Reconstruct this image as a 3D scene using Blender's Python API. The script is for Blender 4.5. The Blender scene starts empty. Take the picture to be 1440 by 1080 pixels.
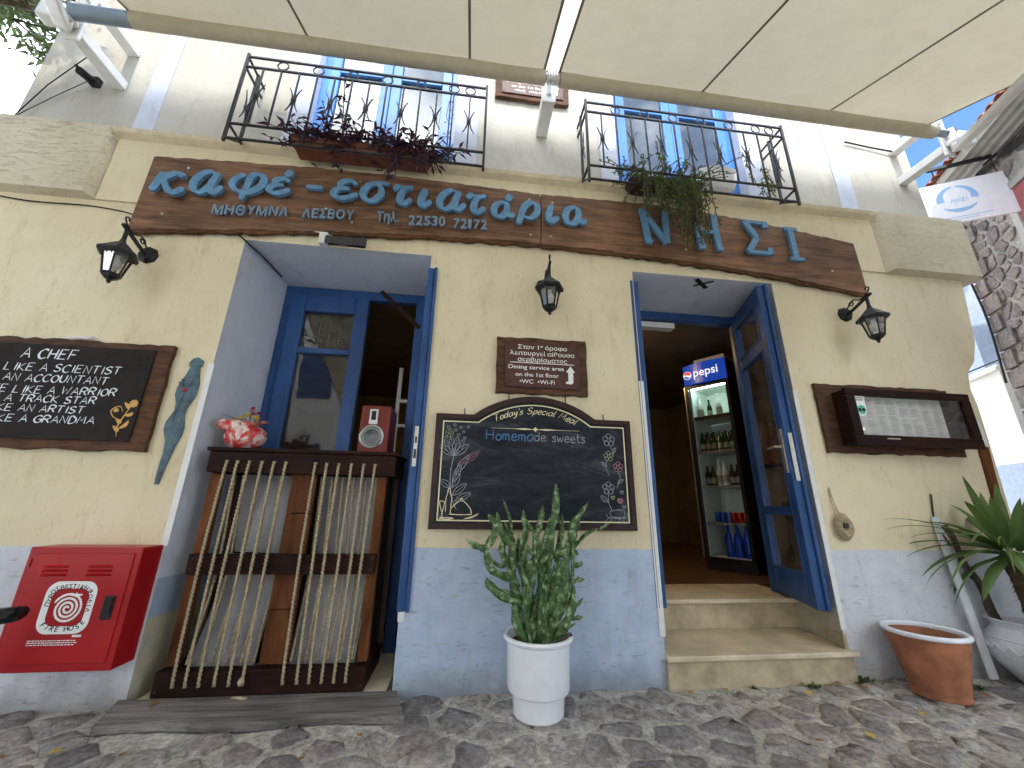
import bpy, math, random
from mathutils import Vector, Matrix, noise
random.seed(7)
C = bpy.context.scene.collection
scene = bpy.context.scene
PI = math.pi

# ------------------------------------------------------------------ camera, sky, sun, exposure
def cam_matrix(yaw, pitch, roll, loc):
    cy, sy, cp, sp = math.cos(yaw), math.sin(yaw), math.cos(pitch), math.sin(pitch)
    fw = Vector((sy*cp, cy*cp, sp)); r = Vector((cy, -sy, 0)); u = r.cross(fw)
    cr, sr = math.cos(roll), math.sin(roll)
    r2 = cr*r + sr*u; u2 = -sr*r + cr*u
    m = Matrix((r2, u2, -fw)).transposed().to_4x4(); m.translation = loc
    return m
cd = bpy.data.cameras.new('camera'); cam = bpy.data.objects.new('camera', cd); C.objects.link(cam)
cd.sensor_fit = 'HORIZONTAL'; cd.sensor_width = 36; cd.lens = 545.45/1440*36
cd.clip_start = .02; cd.clip_end = 500
cam.matrix_world = cam_matrix(math.radians(6.599), math.radians(17.17), math.radians(.998), Vector((0, -2.6, 1.03)))
scene.camera = cam
w = bpy.data.worlds.new('World'); scene.world = w; w.use_nodes = True
nt = w.node_tree; N = nt.nodes; L = nt.links; N.clear()
wo = N.new('ShaderNodeOutputWorld'); bg = N.new('ShaderNodeBackground'); sky = N.new('ShaderNodeTexSky')
sky.sky_type = 'NISHITA'; sky.sun_disc = False; sky.sun_elevation = math.radians(45); sky.sun_rotation = math.radians(180)
sky.air_density = 1.0; sky.dust_density = 1.5
tc = N.new('ShaderNodeTexCoord'); mp = N.new('ShaderNodeMapping'); mp.inputs['Scale'].default_value = (1, 1, 2.2)
mp.inputs['Location'].default_value = (19.3, 5.0, 9.1)
nz = N.new('ShaderNodeTexNoise'); nz.inputs['Scale'].default_value = 1.9; nz.inputs['Detail'].default_value = 7
rp = N.new('ShaderNodeValToRGB'); rp.color_ramp.elements[0].position = .45; rp.color_ramp.elements[1].position = .62
mx = N.new('ShaderNodeMix'); mx.data_type = 'RGBA'; mx.inputs[7].default_value = (10.5, 10.8, 11.2, 1)
L.new(tc.outputs['Generated'], mp.inputs[0]); L.new(mp.outputs[0], nz.inputs['Vector']); L.new(nz.outputs['Fac'], rp.inputs[0])
blu = N.new('ShaderNodeMix'); blu.data_type = 'RGBA'; blu.blend_type = 'MULTIPLY'; blu.inputs[0].default_value = 1; blu.inputs[7].default_value = (.24, .33, .42, 1)
L.new(sky.outputs[0], blu.inputs[6])
L.new(rp.outputs[0], mx.inputs[0]); L.new(blu.outputs[2], mx.inputs[6]); L.new(mx.outputs[2], bg.inputs[0])
bg.inputs[1].default_value = .15; L.new(bg.outputs[0], wo.inputs[0])
sd = bpy.data.lights.new('sun', 'SUN'); sd.energy = .6; sd.angle = math.radians(1.2); sd.color = (1, .94, .85)
sun = bpy.data.objects.new('sun', sd); C.objects.link(sun)
sun.rotation_euler = Vector((.02, 1, -1.0)).to_track_quat('-Z', 'Y').to_euler()
scene.view_settings.view_transform = 'Standard'; scene.view_settings.look = 'None'
scene.view_settings.exposure = 2.72; scene.view_settings.gamma = 1
scene.cycles.max_bounces = 8; scene.cycles.transparent_max_bounces = 16

# ------------------------------------------------------------------ materials
def new_mat(name):
    m = bpy.data.materials.new(name); m.use_nodes = True
    n = m.node_tree.nodes; b = n['Principled BSDF']
    return m, n, m.node_tree.links, b
def ramp(n, l, src, stops):
    r = n.new('ShaderNodeValToRGB'); e = r.color_ramp.elements
    while len(e) > 1: e.remove(e[0])
    e[0].position = stops[0][0]; e[0].color = (*stops[0][1], 1)
    for p, c in stops[1:]:
        k = e.new(p); k.color = (*c, 1)
    l.new(src, r.inputs[0]); return r.outputs[0]
def noise_node(n, l, scale, detail=4, rough=.55, stretch=(1, 1, 1), coord='Object', dist=0, loc=(0, 0, 0)):
    if coord == 'Position':
        t = n.new('ShaderNodeNewGeometry'); out = t.outputs['Position']
    else:
        t = n.new('ShaderNodeTexCoord'); out = t.outputs[coord]
    mpn = n.new('ShaderNodeMapping'); mpn.inputs['Scale'].default_value = stretch; mpn.inputs['Location'].default_value = loc
    z = n.new('ShaderNodeTexNoise'); z.inputs['Scale'].default_value = scale; z.inputs['Detail'].default_value = detail
    z.inputs['Roughness'].default_value = rough; z.inputs['Distortion'].default_value = dist
    l.new(out, mpn.inputs[0]); l.new(mpn.outputs[0], z.inputs['Vector']); return z.outputs['Fac']
def mixc(n, l, fac, a, b, mode='MIX'):
    m = n.new('ShaderNodeMix'); m.data_type = 'RGBA'; m.blend_type = mode
    for sock, v in ((m.inputs[0], fac), (m.inputs[6], a), (m.inputs[7], b)):
        if hasattr(v, 'node'): l.new(v, sock)
        elif isinstance(v, (int, float)): sock.default_value = v
        else: sock.default_value = (*v, 1)
    return m.outputs[2]
def math_node(n, l, op, a, b=None):
    m = n.new('ShaderNodeMath'); m.operation = op
    for i, v in enumerate((a, b)):
        if v is None: continue
        if hasattr(v, 'node'): l.new(v, m.inputs[i])
        else: m.inputs[i].default_value = v
    return m.outputs[0]
def bump(n, l, b, h, strength=.4, dist=.01, prev=None):
    k = n.new('ShaderNodeBump'); k.inputs['Strength'].default_value = strength; k.inputs['Distance'].default_value = dist
    l.new(h, k.inputs['Height'])
    if prev is not None: l.new(prev, k.inputs['Normal'])
    l.new(k.outputs[0], b.inputs['Normal']); return k.outputs[0]
def simple(name, col, rough=.6, metal=0, var=.12, scale=12, bmp=0.0, bscale=60, spec=.32, coat=0):
    m, n, l, b = new_mat(name)
    z = noise_node(n, l, scale, 5, .6)
    c = ramp(n, l, z, [(.3, tuple(x*(1-var) for x in col)), (.7, tuple(min(1, x*(1+var)) for x in col))])
    l.new(c, b.inputs['Base Color']); b.inputs['Roughness'].default_value = rough; b.inputs['Metallic'].default_value = metal
    b.inputs['Specular IOR Level'].default_value = spec
    if coat: b.inputs['Coat Weight'].default_value = coat; b.inputs['Coat Roughness'].default_value = .1
    if bmp: bump(n, l, b, noise_node(n, l, bscale, 4), bmp, .004)
    return m
def wood(name, dark, light, stretch=(1, 8, 8), scale=3, rough=.6, bmp=.4, coord='Object', spec=.3):
    m, n, l, b = new_mat(name)
    z = noise_node(n, l, scale, 8, .62, stretch, coord, dist=.6)
    z2 = noise_node(n, l, 1.6, 4, .5, (1, 1.3, 1.3), coord)
    c = ramp(n, l, z, [(.3, dark), (.52, tuple((a+b2)/2 for a, b2 in zip(dark, light))), (.72, light)])
    c2 = ramp(n, l, z2, [(.3, (.55, .55, .55)), (.7, (1.15, 1.12, 1.1))])
    l.new(mixc(n, l, 1.0, c, c2, 'MULTIPLY'), b.inputs['Base Color']); b.inputs['Roughness'].default_value = rough; b.inputs['Specular IOR Level'].default_value = spec
    k = bump(n, l, b, z, bmp, .006)
    bump(n, l, b, noise_node(n, l, scale*4, 6, .7, stretch, coord), bmp*.5, .003, k)
    return m
def stucco(name, kind):
    """rustic plaster: dragged scratches (vertical on the wall, sideways on the dado), dirt streaks, sideways painted dado"""
    m, n, l, b = new_mat(name)
    g = n.new('ShaderNodeNewGeometry'); sep = n.new('ShaderNodeSeparateXYZ'); l.new(g.outputs['Position'], sep.inputs[0])
    Z, X = sep.outputs['Z'], sep.outputs['X']
    big = noise_node(n, l, 1.3, 5, .6, coord='Position')
    mid = noise_node(n, l, 7, 5, .6, coord='Position')
    streak = noise_node(n, l, 3.2, 8, .72, (2.2, 1, .6), 'Position', dist=.4)
    fine = noise_node(n, l, 240, 3, .6, coord='Position')
    sv = noise_node(n, l, 56, 3, .6, (2.6, 1, .34), 'Position', dist=.8)
    sv2 = noise_node(n, l, 5, 6, .75, (1.5, 1, .5), 'Position', dist=.3, loc=(3, 1, 5))
    sh = noise_node(n, l, 30, 5, .65, (.40, 1, 2.2), 'Position', dist=.9)
    if kind == 'lower':
        base = ramp(n, l, big, [(.3, (.68, .59, .40)), (.55, (.76, .67, .47)), (.75, (.80, .72, .54))])
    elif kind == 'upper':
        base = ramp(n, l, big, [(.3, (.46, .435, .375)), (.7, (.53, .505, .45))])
    elif kind == 'cornice':
        base = ramp(n, l, big, [(.3, (.56, .50, .37)), (.7, (.66, .60, .46))])
    elif kind == 'reveal':
        base = ramp(n, l, mid, [(.3, (.55, .60, .72)), (.7, (.63, .67, .76))])
    elif kind == 'band':
        base = ramp(n, l, mid, [(.3, (.50, .54, .64)), (.7, (.60, .63, .70))])
    col = base
    if kind in ('lower', 'reveal'):
        # painted dado, bluer on the middle pier, paler at both ends
        pale = ramp(n, l, mid, [(.3, (.56, .59, .66)), (.7, (.68, .70, .74))])
        blue = ramp(n, l, mid, [(.28, (.40, .49, .65)), (.6, (.48, .56, .70)), (.8, (.57, .63, .73))])
        a = math_node(n, l, 'GREATER_THAN', X, -1.0); c = math_node(n, l, 'LESS_THAN', X, 1.9)
        dado = mixc(n, l, math_node(n, l, 'MULTIPLY', a, c), pale, blue)
        edge = math_node(n, l, 'ADD', Z, math_node(n, l, 'MULTIPLY', math_node(n, l, 'SUBTRACT', mid, .5), .03))
        if kind == 'lower':
            below = math_node(n, l, 'LESS_THAN', edge, .765)
            col = mixc(n, l, below, base, dado)
        else:
            raw = ramp(n, l, mid, [(.3, (.42, .38, .27)), (.7, (.60, .55, .42))])
            b1 = math_node(n, l, 'LESS_THAN', edge, .60)
            b2 = math_node(n, l, 'LESS_THAN', edge, .40)
            col = mixc(n, l, b2, mixc(n, l, b1, base, ramp(n, l, mid, [(.3, (.30, .37, .50)), (.7, (.40, .47, .6))])), raw)
    # dirt: soft vertical streaks and splash-back at the foot
    d = ramp(n, l, streak, [(.30, (.74, .69, .60)), (.46, (1, 1, 1))])
    col = mixc(n, l, .55, col, d, 'MULTIPLY')
    if kind == 'lower':
        foot = n.new('ShaderNodeMapRange'); foot.inputs[1].default_value = .0; foot.inputs[2].default_value = .16
        l.new(math_node(n, l, 'ADD', Z, math_node(n, l, 'MULTIPLY', math_node(n, l, 'SUBTRACT', mid, .5), .16)), foot.inputs[0])
        col = mixc(n, l, 1.0, col, ramp(n, l, foot.outputs[0], [(0, (.62, .58, .52)), (1, (1, 1, 1))]), 'MULTIPLY')
        chips = ramp(n, l, noise_node(n, l, 16, 6, .7, (1, 1, 1.6), 'Position', loc=(7, 0, 2)), [(.72, (0, 0, 0)), (.76, (.8, .8, .8))])
        lowz = math_node(n, l, 'LESS_THAN', Z, .38)
        col = mixc(n, l, math_node(n, l, 'MULTIPLY', chips, lowz), col, (.62, .63, .64))
    # scratches
    below2 = math_node(n, l, 'LESS_THAN', Z, .765)
    m1 = ramp(n, l, math_node(n, l, 'ADD', sv, math_node(n, l, 'MULTIPLY', math_node(n, l, 'SUBTRACT', sv2, .5), .5)), [(.315, (0, 0, 0)), (.365, (1, 1, 1))])
    mh = ramp(n, l, sh, [(.37, (0, 0, 0)), (.46, (1, 1, 1))] if kind == 'cornice' else [(.355, (.05, .05, .05)), (.415, (1, 1, 1))])
    vert = m1
    if kind == 'cornice': scr = mh
    elif kind in ('reveal', 'band'): scr = mixc(n, l, .85, vert, (1, 1, 1))
    elif kind == 'lower': scr = mixc(n, l, below2, vert, mh)
    else: scr = vert
    amt = {'lower': .50, 'upper': .34, 'cornice': .38, 'reveal': .3, 'band': .3}[kind]
    col = mixc(n, l, amt, col, mixc(n, l, scr, (.55, .47, .36), (1, 1, 1)), 'MULTIPLY')
    l.new(col, b.inputs['Base Color']); b.inputs['Roughness'].default_value = .9; b.inputs['Specular IOR Level'].default_value = .25
    k = bump(n, l, b, scr, .6 if kind == 'cornice' else .4, .006 if kind == 'cornice' else .004)
    k = bump(n, l, b, mid, .35, .02, k)
    bump(n, l, b, fine, .35, .0025, k)
    return m
def glass_mat(name, tint=(1, 1, 1), refl=1.0, dirt=.04):
    m, n, l, b = new_mat(name); n.remove(b)
    out = n['Material Output']
    t = n.new('ShaderNodeBsdfTransparent'); t.inputs[0].default_value = (*tint, 1)
    g = n.new('ShaderNodeBsdfGlossy'); g.inputs['Roughness'].default_value = .015
    f = n.new('ShaderNodeFresnel'); f.inputs['IOR'].default_value = 1.52
    f2 = math_node(n, l, 'MULTIPLY', f.outputs[0], 1.8*refl)
    s = n.new('ShaderNodeMixShader'); l.new(f2, s.inputs[0]); l.new(t.outputs[0], s.inputs[1]); l.new(g.outputs[0], s.inputs[2])
    dd = n.new('ShaderNodeBsdfDiffuse'); dd.inputs[0].default_value = (.6, .6, .58, 1)
    s2 = n.new('ShaderNodeMixShader')
    z = noise_node(n, l, 5, 6, .7)
    l.new(ramp(n, l, z, [(.35, (0, 0, 0)), (.75, (dirt*2,)*3)]), s2.inputs[0])
    l.new(s.outputs[0], s2.inputs[1]); l.new(dd.outputs[0], s2.inputs[2]); l.new(s2.outputs[0], out.inputs[0])
    wv = noise_node(n, l, 2.2, 2, .5); k = n.new('ShaderNodeBump'); k.inputs['Strength'].default_value = .04; k.inputs['Distance'].default_value = .03
    l.new(wv, k.inputs['Height']); l.new(k.outputs[0], g.inputs['Normal'])
    return m
def emit_mat(name, col, s):
    m, n, l, b = new_mat(name)
    b.inputs['Emission Color'].default_value = (*col, 1); b.inputs['Emission Strength'].default_value = s
    b.inputs['Base Color'].default_value = (*col, 1)
    return m
def stone_mat(name, stops, white=.0, coord='Object', rnd=True):
    m, n, l, b = new_mat(name)
    z = noise_node(n, l, 9, 8, .7, coord=coord)
    z2 = noise_node(n, l, 38, 6, .7, coord=coord)
    c = ramp(n, l, z, stops)
    if rnd:
        oi = n.new('ShaderNodeObjectInfo')
        c = mixc(n, l, 1.0, c, ramp(n, l, oi.outputs['Random'], [(0, (.52, .53, .55)), (.25, (1.0, .92, .88)), (.5, (.72, .73, .75)), (.75, (1.2, 1.16, 1.08)), (1, (.85, .85, .84))]), 'MULTIPLY')
    c = mixc(n, l, .8, c, ramp(n, l, z2, [(.32, (.38, .38, .38)), (.5, (.95, .95, .95)), (.7, (1.55, 1.55, 1.5))]), 'MULTIPLY')
    if white:
        zw = noise_node(n, l, 11, 7, .72, coord=coord, loc=(4, 2, 1))
        oi2 = n.new('ShaderNodeObjectInfo')
        f = ramp(n, l, math_node(n, l, 'MULTIPLY', zw, math_node(n, l, 'ADD',   .55, math_node(n, l, 'MULTIPLY', oi2.outputs['Random'], .56))), [(.545, (0, 0, 0)), (.58, (white,)*3)])
        c = mixc(n, l, f, c, (.55, .53, .48))
    l.new(c, b.inputs['Base Color']); b.inputs['Roughness'].default_value = .82
    k = bump(n, l, b, z, .6, .025); bump(n, l, b, z2, .9, .010, k)
    return m
M = {}
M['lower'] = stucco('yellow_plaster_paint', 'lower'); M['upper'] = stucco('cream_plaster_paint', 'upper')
M['cornice'] = stucco('rough_cornice_plaster', 'cornice'); M['reveal'] = stucco('lilac_reveal_plaster', 'reveal'); M['band'] = stucco('blue_band_paint', 'band')
M['ledge'] = simple('ledge_plaster', (.66, .57, .40), .8, var=.15, bmp=.3)
M['blue'] = wood('blue_gloss_paint', (.026, .080, .235), (.038, .115, .33), (6, 6, .8), 2, .38, .12)
M['blue_up'] = wood('light_blue_paint', (.05, .20, .56), (.08, .27, .66), (6, 6, .8), 2, .4, .12)
M['glass'] = glass_mat('window_glass', (.9, .9, .9), .50, .02); M['glass_up'] = glass_mat('upper_window_glass', (.8, .85, .9), 1.25)
M['glass_frost'] = glass_mat('dusty_door_glass', (.45, .47, .48), 1.2, .10)
M['iron'] = simple('black_iron', (.022, .022, .024), .45, .3, .3, 30, .3, 90)
M['iron2'] = simple('grey_iron', (.055, .055, .06), .5, .4, .3, 30, .2, 90)
M['sign'] = wood('sign_board_wood', (.085, .042, .024), (.33, .18, .105), (1.2, 6, 11), 2.6, .5, .5)
M['sign_edge'] = wood('sign_bark_edge', (.05, .02, .008), (.20, .10, .045), (3, 6, 6), 6, .8, .9)
M['letter'] = simple('blue_letter_paint', (.125, .27, .44), .5, 0, .22, 26, .2, 120)
M['letter2'] = simple('grey_blue_letter_paint', (.19, .28, .38), .5, 0, .15, 26)
M['steel'] = simple('zinc_steel', (.62, .60, .55), .35, .8, .15, 30)
M['dark_wood'] = wood('dark_stained_wood', (.012, .005, .004), (.042, .016, .010), (1, 9, 9), 3, .6, .3, spec=.12)
M['dark_wood_v'] = wood('dark_stained_wood_upright', (.018, .008, .005), (.062, .024, .015), (9, 9, 1), 3, .45, .3)
M['red_wood'] = wood('red_brown_wood', (.085, .028, .009), (.24, .088, .030), (7, 7, 1), 2.4, .6, .25, spec=.15)
M['slate'] = simple('brown_black_board', (.016, .011, .010), .8, 0, .4, 9, .2, 40)
M['brown_panel'] = simple('brown_sign_panel', (.085, .035, .027), .5, 0, .2, 14, .3, 30)
M['bark_frame'] = wood('bark_edged_wood', (.045, .020, .011), (.17, .080, .040), (1.5, 8, 8), 4, .75, .8)
M['white_print'] = simple('white_lettering', (.85, .85, .83), .6, var=.05)
M['chalk_white'] = simple('white_paint_strokes', (.72, .76, .80), .7, var=.15, scale=90)
M['gold'] = simple('gold_paint_strokes', (.62, .36, .10), .6, var=.2, scale=60)
M['cream_print'] = simple('cream_lettering', (.80, .72, .46), .6, var=.05)
def chalk_mat(name, col, cover=.6):
    m, n, l, b = new_mat(name)
    z = noise_node(n, l, 150, 5, .8); f = ramp(n, l, z, [(.5-cover*.22, (1, 1, 1)), (.5+cover*.25, (.25, .25, .25))])
    l.new(mixc(n, l, f, (.05, .055, .06), col), b.inputs['Base Color']); b.inputs['Roughness'].default_value = .9
    return m
M['chalk_grey'] = chalk_mat('grey_chalk', (.42, .45, .48)); M['chalk_blue'] = chalk_mat('blue_chalk', (.10, .25, .55), .9)
M['chalk_green'] = chalk_mat('green_chalk', (.42, .48, .22)); M['chalk_pink'] = chalk_mat('pink_chalk', (.55, .25, .28))
def chalkboard_mat():
    m, n, l, b = new_mat('smeared_chalkboard')
    z = noise_node(n, l, 2.6, 7, .7, (1, 1, 2.6), dist=1.2); z2 = noise_node(n, l, 16, 6, .75, (.5, 1, 2))
    c = ramp(n, l, z, [(.35, (.012, .014, .019)), (.55, (.026, .030, .038)), (.75, (.085, .09, .10))])
    l.new(mixc(n, l, .7, c, ramp(n, l, z2, [(.3, (.7, .7, .7)), (.75, (1.7, 1.7, 1.7))]), 'MULTIPLY'), b.inputs['Base Color'])
    b.inputs['Roughness'].default_value = .85; b.inputs['Specular IOR Level'].default_value = .2; return m
M['chalkboard'] = chalkboard_mat()
M['frame_dark'] = simple('dark_brown_frame', (.03, .012, .010), .35, var=.2)
M['white_plastic'] = simple('white_plastic', (.74, .74, .72), .35, var=.05, bmp=.05)
M['pot_white'] = simple('white_glazed_plastic', (.80, .82, .86), .25, var=.04)
M['white_metal'] = simple('white_powder_coat', (.74, .74, .71), .4, var=.08)
M['marble'] = simple('beige_marble', (.60, .52, .37), .45, 0, .22, 5, .15, 90)
M['riser'] = simple('worn_marble_riser', (.46, .38, .25), .6, 0, .28, 7, .25, 70)
M['sill'] = simple('cream_sill', (.70, .66, .52), .6, 0, .12, 12, .2)
M['red'] = simple('red_enamel', (.38, .008, .012), .33, 0, .12, 4, .05, 30)
M['red_dark'] = simple('red_enamel_side', (.36, .008, .012), .35, 0, .12, 4)
M['black_plastic'] = simple('black_plastic', (.015, .015, .017), .3)
M['black_matte'] = simple('black_matte', (.02, .02, .02), .8)
M['teal'] = simple('weathered_slate_blue', (.10, .155, .19), .7, 0, .35, 22, .6, 60)
M['rope'] = simple('straw_rope', (.44, .36, .23), .9, 0, .2, 60, .4, 200)
M['canvas'] = wood('grey_white_plastic_sheet', (.42, .42, .43), (.56, .56, .57), (5, 5, .6), 3, .5, .1)
M['plank'] = wood('weathered_grey_plank', (.08, .074, .07), (.36, .33, .31), (1, 12, 12), 3, .8, .8)
M['terracotta'] = simple('terracotta', (.34, .135, .068), .75, 0, .38, 7, .3, 80)
M['trough_brown'] = simple('dull_brown_plastic', (.16, .055, .035), .6, var=.2)
M['soil'] = simple('dark_soil', (.05, .035, .025), .95, 0, .5, 60, .9, 80)
M['speaker_red'] = wood('cherry_veneer', (.17, .022, .014), (.27, .042, .028), (8, 8, 1), 2, .3, .05)
M['silver'] = simple('silver_paint', (.55, .56, .58), .25, .8, .05)
M['cone'] = simple('grey_cone', (.30, .30, .31), .5, .2, .05)
M['bulb'] = simple('opal_bulb', (.72, .70, .66), .3)
M['case_glass'] = glass_mat('case_glass', (1, 1, 1), .22, .0)
M['lamp_glass'] = glass_mat('lamp_glass', (.93, .93, .93), 1.0, .16)
M['mortar'] = stone_mat('cement_mortar', [(.3, (.27, .25, .215)), (.46, (.46, .435, .385)), (.7, (.66, .63, .57))], 0, 'Position', False)
M['cobble'] = stone_mat('cobble_stone', [(.3, (.19, .177, .172)), (.5, (.33, .308, .298)), (.72, (.50, .47, .45))], .8, 'Position')
M['wall_stone'] = stone_mat('wall_stone', [(.3, (.15, .125, .12)), (.5, (.23, .20, .19)), (.72, (.32, .28, .26))], 0, 'Position')
M['wall_mortar'] = stone_mat('wall_mortar', [(.3, (.26, .24, .23)), (.7, (.42, .40, .38))], 0, 'Position', False)
M['white_house'] = simple('white_house_plaster', (.78, .77, .73), .9, 0, .06, 3, .3, 120)
M['blue_base_shaded_wall'] = simple('blue_base_and_shaded_plaster', (.42, .50, .64), .9, 0, .12, 18, .5, 90)
M['peach_house'] = simple('peach_house_plaster', (.72, .58, .43), .9, 0, .12, 14, .5, 70)
M['tile'] = simple('roof_tile', (.36, .12, .075), .8, 0, .3, 14)
M['eave'] = simple('grey_eave_plaster', (.40, .385, .36), .85, 0, .15, 8, .3)
M['shutter_red'] = simple('faded_red_shutter', (.36, .11, .11), .6, 0, .12, 6)
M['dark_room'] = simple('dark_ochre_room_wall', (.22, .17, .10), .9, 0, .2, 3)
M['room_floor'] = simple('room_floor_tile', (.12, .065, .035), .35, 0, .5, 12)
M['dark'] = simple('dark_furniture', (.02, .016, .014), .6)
M['black_leather'] = simple('black_leather', (.012, .012, .013), .22, 0, .1, 30, .1, 150)
def fabric_mat():
    m, n, l, b = new_mat('awning_fabric'); n.remove(b); out = n['Material Output']
    d = n.new('ShaderNodeBsdfDiffuse'); t = n.new('ShaderNodeBsdfTranslucent')
    z = noise_node(n, l, 1.4, 5, .6, coord='Position'); z2 = noise_node(n, l, 9, 5, .7, coord='Position')
    c = ramp(n, l, z, [(.3, (.72, .645, .47)), (.7, (.78, .70, .53))])
    c = mixc(n, l, .5, c, ramp(n, l, z2, [(.3, (.9, .9, .88)), (.6, (1, 1, 1))]), 'MULTIPLY')
    l.new(c, d.inputs[0]); l.new(c, t.inputs[0])
    s = n.new('ShaderNodeMixShader'); s.inputs[0].default_value = .17
    l.new(d.outputs[0], s.inputs[1]); l.new(t.outputs[0], s.inputs[2]); l.new(s.outputs[0], out.inputs[0]); return m
M['fabric'] = fabric_mat()
M['seam'] = simple('seam_thread', (.22, .19, .13), .9)
M['tube_beige'] = simple('beige_tube', (.50, .45, .33), .6, var=.08)
M['tube_grey'] = simple('grey_tube', (.22, .27, .32), .4, .5, .1)
def leaf_mat(name, stops, rough=.45, trans=.25, coord='Object', scale=6):
    m, n, l, b = new_mat(name)
    z = noise_node(n, l, scale, 5, .6, coord=coord)
    c = ramp(n, l, z, stops); l.new(c, b.inputs['Base Color']); b.inputs['Roughness'].default_value = rough
    if trans:
        t = n.new('ShaderNodeBsdfTranslucent'); l.new(c, t.inputs[0]); s = n.new('ShaderNodeMixShader'); s.inputs[0].default_value = trans
        l.new(b.outputs[0], s.inputs[1]); l.new(t.outputs[0], s.inputs[2]); l.new(s.outputs[0], n['Material Output'].inputs[0])
    return m
M['yucca'] = leaf_mat('yucca_leaf', [(.3, (.08, .14, .035)), (.6, (.13, .21, .06)), (.8, (.20, .27, .10))], .4, .25)
M['cactus'] = leaf_mat('cactus_skin', [(.34, (.022, .058, .014)), (.46, (.05, .115, .028)), (.55, (.10, .175, .055)), (.63, (.32, .40, .24))], .55, 0, scale=34)
M['spine'] = simple('pale_cactus_spine', (.42, .42, .28), .8)
M['purple'] = leaf_mat('purple_leaf', [(.3, (.025, .008, .02)), (.6, (.055, .016, .035)), (.8, (.10, .035, .05))], .4, .15)
M['green_small'] = leaf_mat('trailing_leaf', [(.3, (.07, .12, .025)), (.6, (.14, .21, .05)), (.8, (.28, .26, .09))], .5, .3)
M['tree_leaf'] = leaf_mat('tree_leaf', [(.3, (.035, .07, .02)), (.55, (.08, .13, .035)), (.8, (.14, .20, .07))], .5, .35, scale=1.3)
M['bark'] = wood('tree_bark', (.05, .038, .028), (.16, .12, .09), (6, 6, 1), 3, .9, .9)
M['yucca_bark'] = wood('shaggy_yucca_bark', (.05, .035, .022), (.20, .13, .08), (1, 1, 9), 9, .95, 1.0)
M['dry_leaf'] = simple('dry_leaf', (.40, .20, .06), .7, 0, .4, 3)
M['weed'] = simple('weed_green', (.07, .10, .03), .7, 0, .3, 20)

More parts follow.
